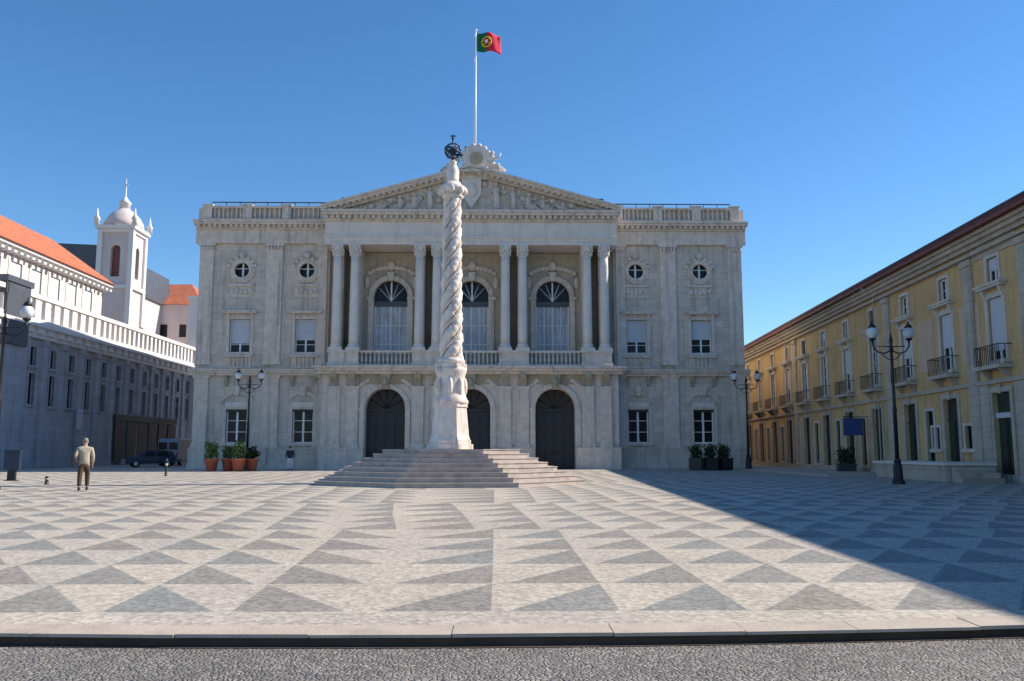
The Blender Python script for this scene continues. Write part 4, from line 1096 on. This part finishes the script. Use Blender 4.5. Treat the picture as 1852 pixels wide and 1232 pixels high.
# ---------------------------------------------------------------- people
def skinmesh(name, m, verts, edges, rads, parent, sub=2, root=0):
    me = bpy.data.meshes.new(name); me.from_pydata([Vector(v) for v in verts], edges, []); me.update()
    o = bpy.data.objects.new(name, me); C.objects.link(o); o.parent = parent
    me.materials.append(M[m])
    md = o.modifiers.new('skin', 'SKIN'); md.use_smooth_shade = True
    for i, r in enumerate(rads):
        sv = me.skin_vertices[0].data[i]; sv.radius = r if isinstance(r, tuple) else (r, r); sv.use_root = (i == root)
    sb = o.modifiers.new('sub', 'SUBSURF'); sb.levels = sub; sb.render_levels = sub
    return o
def person(label, loc, rz, top, bottom, hair, H=1.72, stride=.16, arm_l=None, arm_r=None, lean=0.04, group=None, cap=False):
    t = thing('person', label, 'person', loc, rz, group); t.scale = (H/1.72,)*3
    # faces -y; joints
    hip, sh = .92, 1.42
    al = arm_l or [(-.20, -.02, 1.39), (-.26, .03, 1.12), (-.25, -.06, .88)]
    ar = arm_r or [(.20, -.02, 1.39), (.26, .05, 1.12), (.25, -.03, .88)]
    legs = {}
    for s, d in ((-1, -stride), (1, stride)):
        legs[s] = [(s*.10, 0, .90), (s*.115, d*.5-.03, .49), (s*.12, d, .09)]
    V = [(0, 0, .95), (0, .0, 1.12), (0, -lean*.6, 1.30), (0, -lean, 1.43), (0, -lean*1.2, 1.50), (0, -lean*1.5-.01, 1.58), (0, -lean*1.5-.015, 1.66)]
    Rr = [(.15, .11), (.135, .10), (.165, .11), (.13, .09), (.055, .055), (.075, .09), (.07, .085)]
    E = [(i, i+1) for i in range(6)]
    for arm in (al, ar):
        k = len(V); V += arm; Rr += [.055, .043, .03]; E += [(3, k), (k, k+1), (k+1, k+2)]
        d = (Vector(arm[2])-Vector(arm[1])).normalized(); h_ = Vector(arm[2])+d*.075
        V.append(tuple(h_)); Rr.append((.035, .018)); E.append((k+2, k+3))
    for s in (-1, 1):
        k = len(V); V += legs[s]; Rr += [.085, .058, .04]; E += [(0, k), (k, k+1), (k+1, k+2)]
        V.append((s*.13, legs[s][2][1]-.14, .03)); Rr.append((.035, .028)); E.append((k+2, k+3))
    body = skinmesh('body', 'skin', V, E, Rr, t)
    # fingers and thumbs: curled, unequal, rooted in the palm
    for arm, s, nm in ((al, -1, 0), (ar, 1, 1)):
        e, wv = Vector(arm[1]), Vector(arm[2]); d = (wv-e).normalized(); side = Vector((0, 1, 0)); side = (side-d*side.dot(d)).normalized(); n_ = d.cross(side)*(-s)
        p0 = wv+d*.07; b = MB()
        for i, ln in enumerate((.070, .078, .072, .056)):
            q = p0+side*(-.027+.018*i)
            b.tube([q-d*.02, q+d*ln*.4, q+d*ln*.75-n_*.012, q+d*ln*.95-n_*.035], [.009, .009, .008, .006], 6)
        q = wv+d*.03-side*.03
        b.tube([q+side*.01, q-side*.02+d*.02-n_*.01, q-side*.022+d*.05-n_*.02], [.011, .010, .007], 6)
        b.build('fingers', 'skin', body)
    hc = Vector(V[6])+Vector((0, 0, -.02))
    b = MB(); b.ball(hc+Vector((0, .018, .035)), (.088, .105, .10), 16, 10); b.build('hair', hair, body) if not cap else b.build('cap', hair, body)
    b = MB(); b.ball(hc+Vector((0, -.105, -.03)), (.013, .02, .022), 8, 6)
    for s in (-1, 1): b.ball(hc+Vector((s*.085, .0, -.02)), (.012, .022, .03), 8, 6)
    b.build('nose_and_ears', 'skin', body)
    b = MB()
    for s in (-1, 1): b.ball(hc+Vector((s*.03, -.088, .0)), (.012, .008, .007), 8, 6)
    b.tube([hc+Vector((-.022, -.092, -.065)), hc+Vector((0, -.098, -.066)), hc+Vector((.022, -.092, -.065))], .005, 6)
    b.build('eyes_and_mouth', 'dark_hair', body)
    # shirt or jacket
    V2 = [(0, 0, .80), (0, 0, 1.10), (0, -lean*.6, 1.28), (0, -lean, 1.41), (0, -lean*1.1, 1.485)]; R2 = [(.20, .165), (.18, .14), (.205, .145), (.165, .115), (.07, .07)]; E2 = [(0, 1), (1, 2), (2, 3), (3, 4)]
    for arm in (al, ar):
        k = len(V2); a, bb, c = [Vector(q) for q in arm]
        V2 += [tuple(a), tuple(bb), tuple(bb+(c-bb)*.85)]; R2 += [.078, .062, .048]; E2 += [(3, k), (k, k+1), (k+1, k+2)]
    skinmesh('jacket', top, V2, E2, R2, body)
    V3 = [(0, 0, .98), (0, 0, .89)]; R3 = [(.165, .13), (.165, .125)]; E3 = [(0, 1)]
    for s in (-1, 1):
        k = len(V3); L = legs[s]; a, bb, c = [Vector(q) for q in L]
        V3 += [tuple(a-Vector((0, 0, .06))), tuple(bb), tuple(bb+(c-bb)*.9)]; R3 += [.115, .085, .07]; E3 += [(1, k), (k, k+1), (k+1, k+2)]
    skinmesh('trousers', bottom, V3, E3, R3, body)
    for s in (-1, 1):
        f = Vector(legs[s][2]); b = MB()
        b.ball((f.x, f.y-.055, .045), (.05, .14, .045), 12, 8); b.ball((f.x, f.y+.0, .075), (.045, .06, .06), 12, 8); b.build('shoe', 'black_leather', body)
    return t, body
man, mb_ = person('man in beige jacket and brown trousers with a dark shoulder bag walking across the square', (-14.35, 30.7, 0), R(205), 'beige_cloth', 'brown_cloth', 'grey_hair', 1.76, .15,
       arm_r=[(.20, -.02, 1.39), (.30, .08, 1.14), (.24, -.14, 1.02)])
bag = thing('shoulder_bag', 'dark bag hanging at the side of the walking man in beige', 'bag', (-14.35, 30.7, 0), R(205))
b = MB(); b.box(.31, .43, -.06, .26, .84, 1.16); b.build('pouch', 'black_leather', bag, .03)
b = MB(); b.tube([(.36, .1, 1.15), (.27, .08, 1.36), (.10, -.01, 1.52), (.05, -.16, 1.42), (.24, -.2, 1.2), (.36, -.02, 1.15)], .012, 6); b.build('strap', 'black_leather', bag)
person('guard in dark tunic and white trousers standing before the left wing of the hall', (-14.5, 61.5, 0), 0, 'navy_cloth', 'white_cloth', 'dark_hair', 1.66, .02, cap=True)
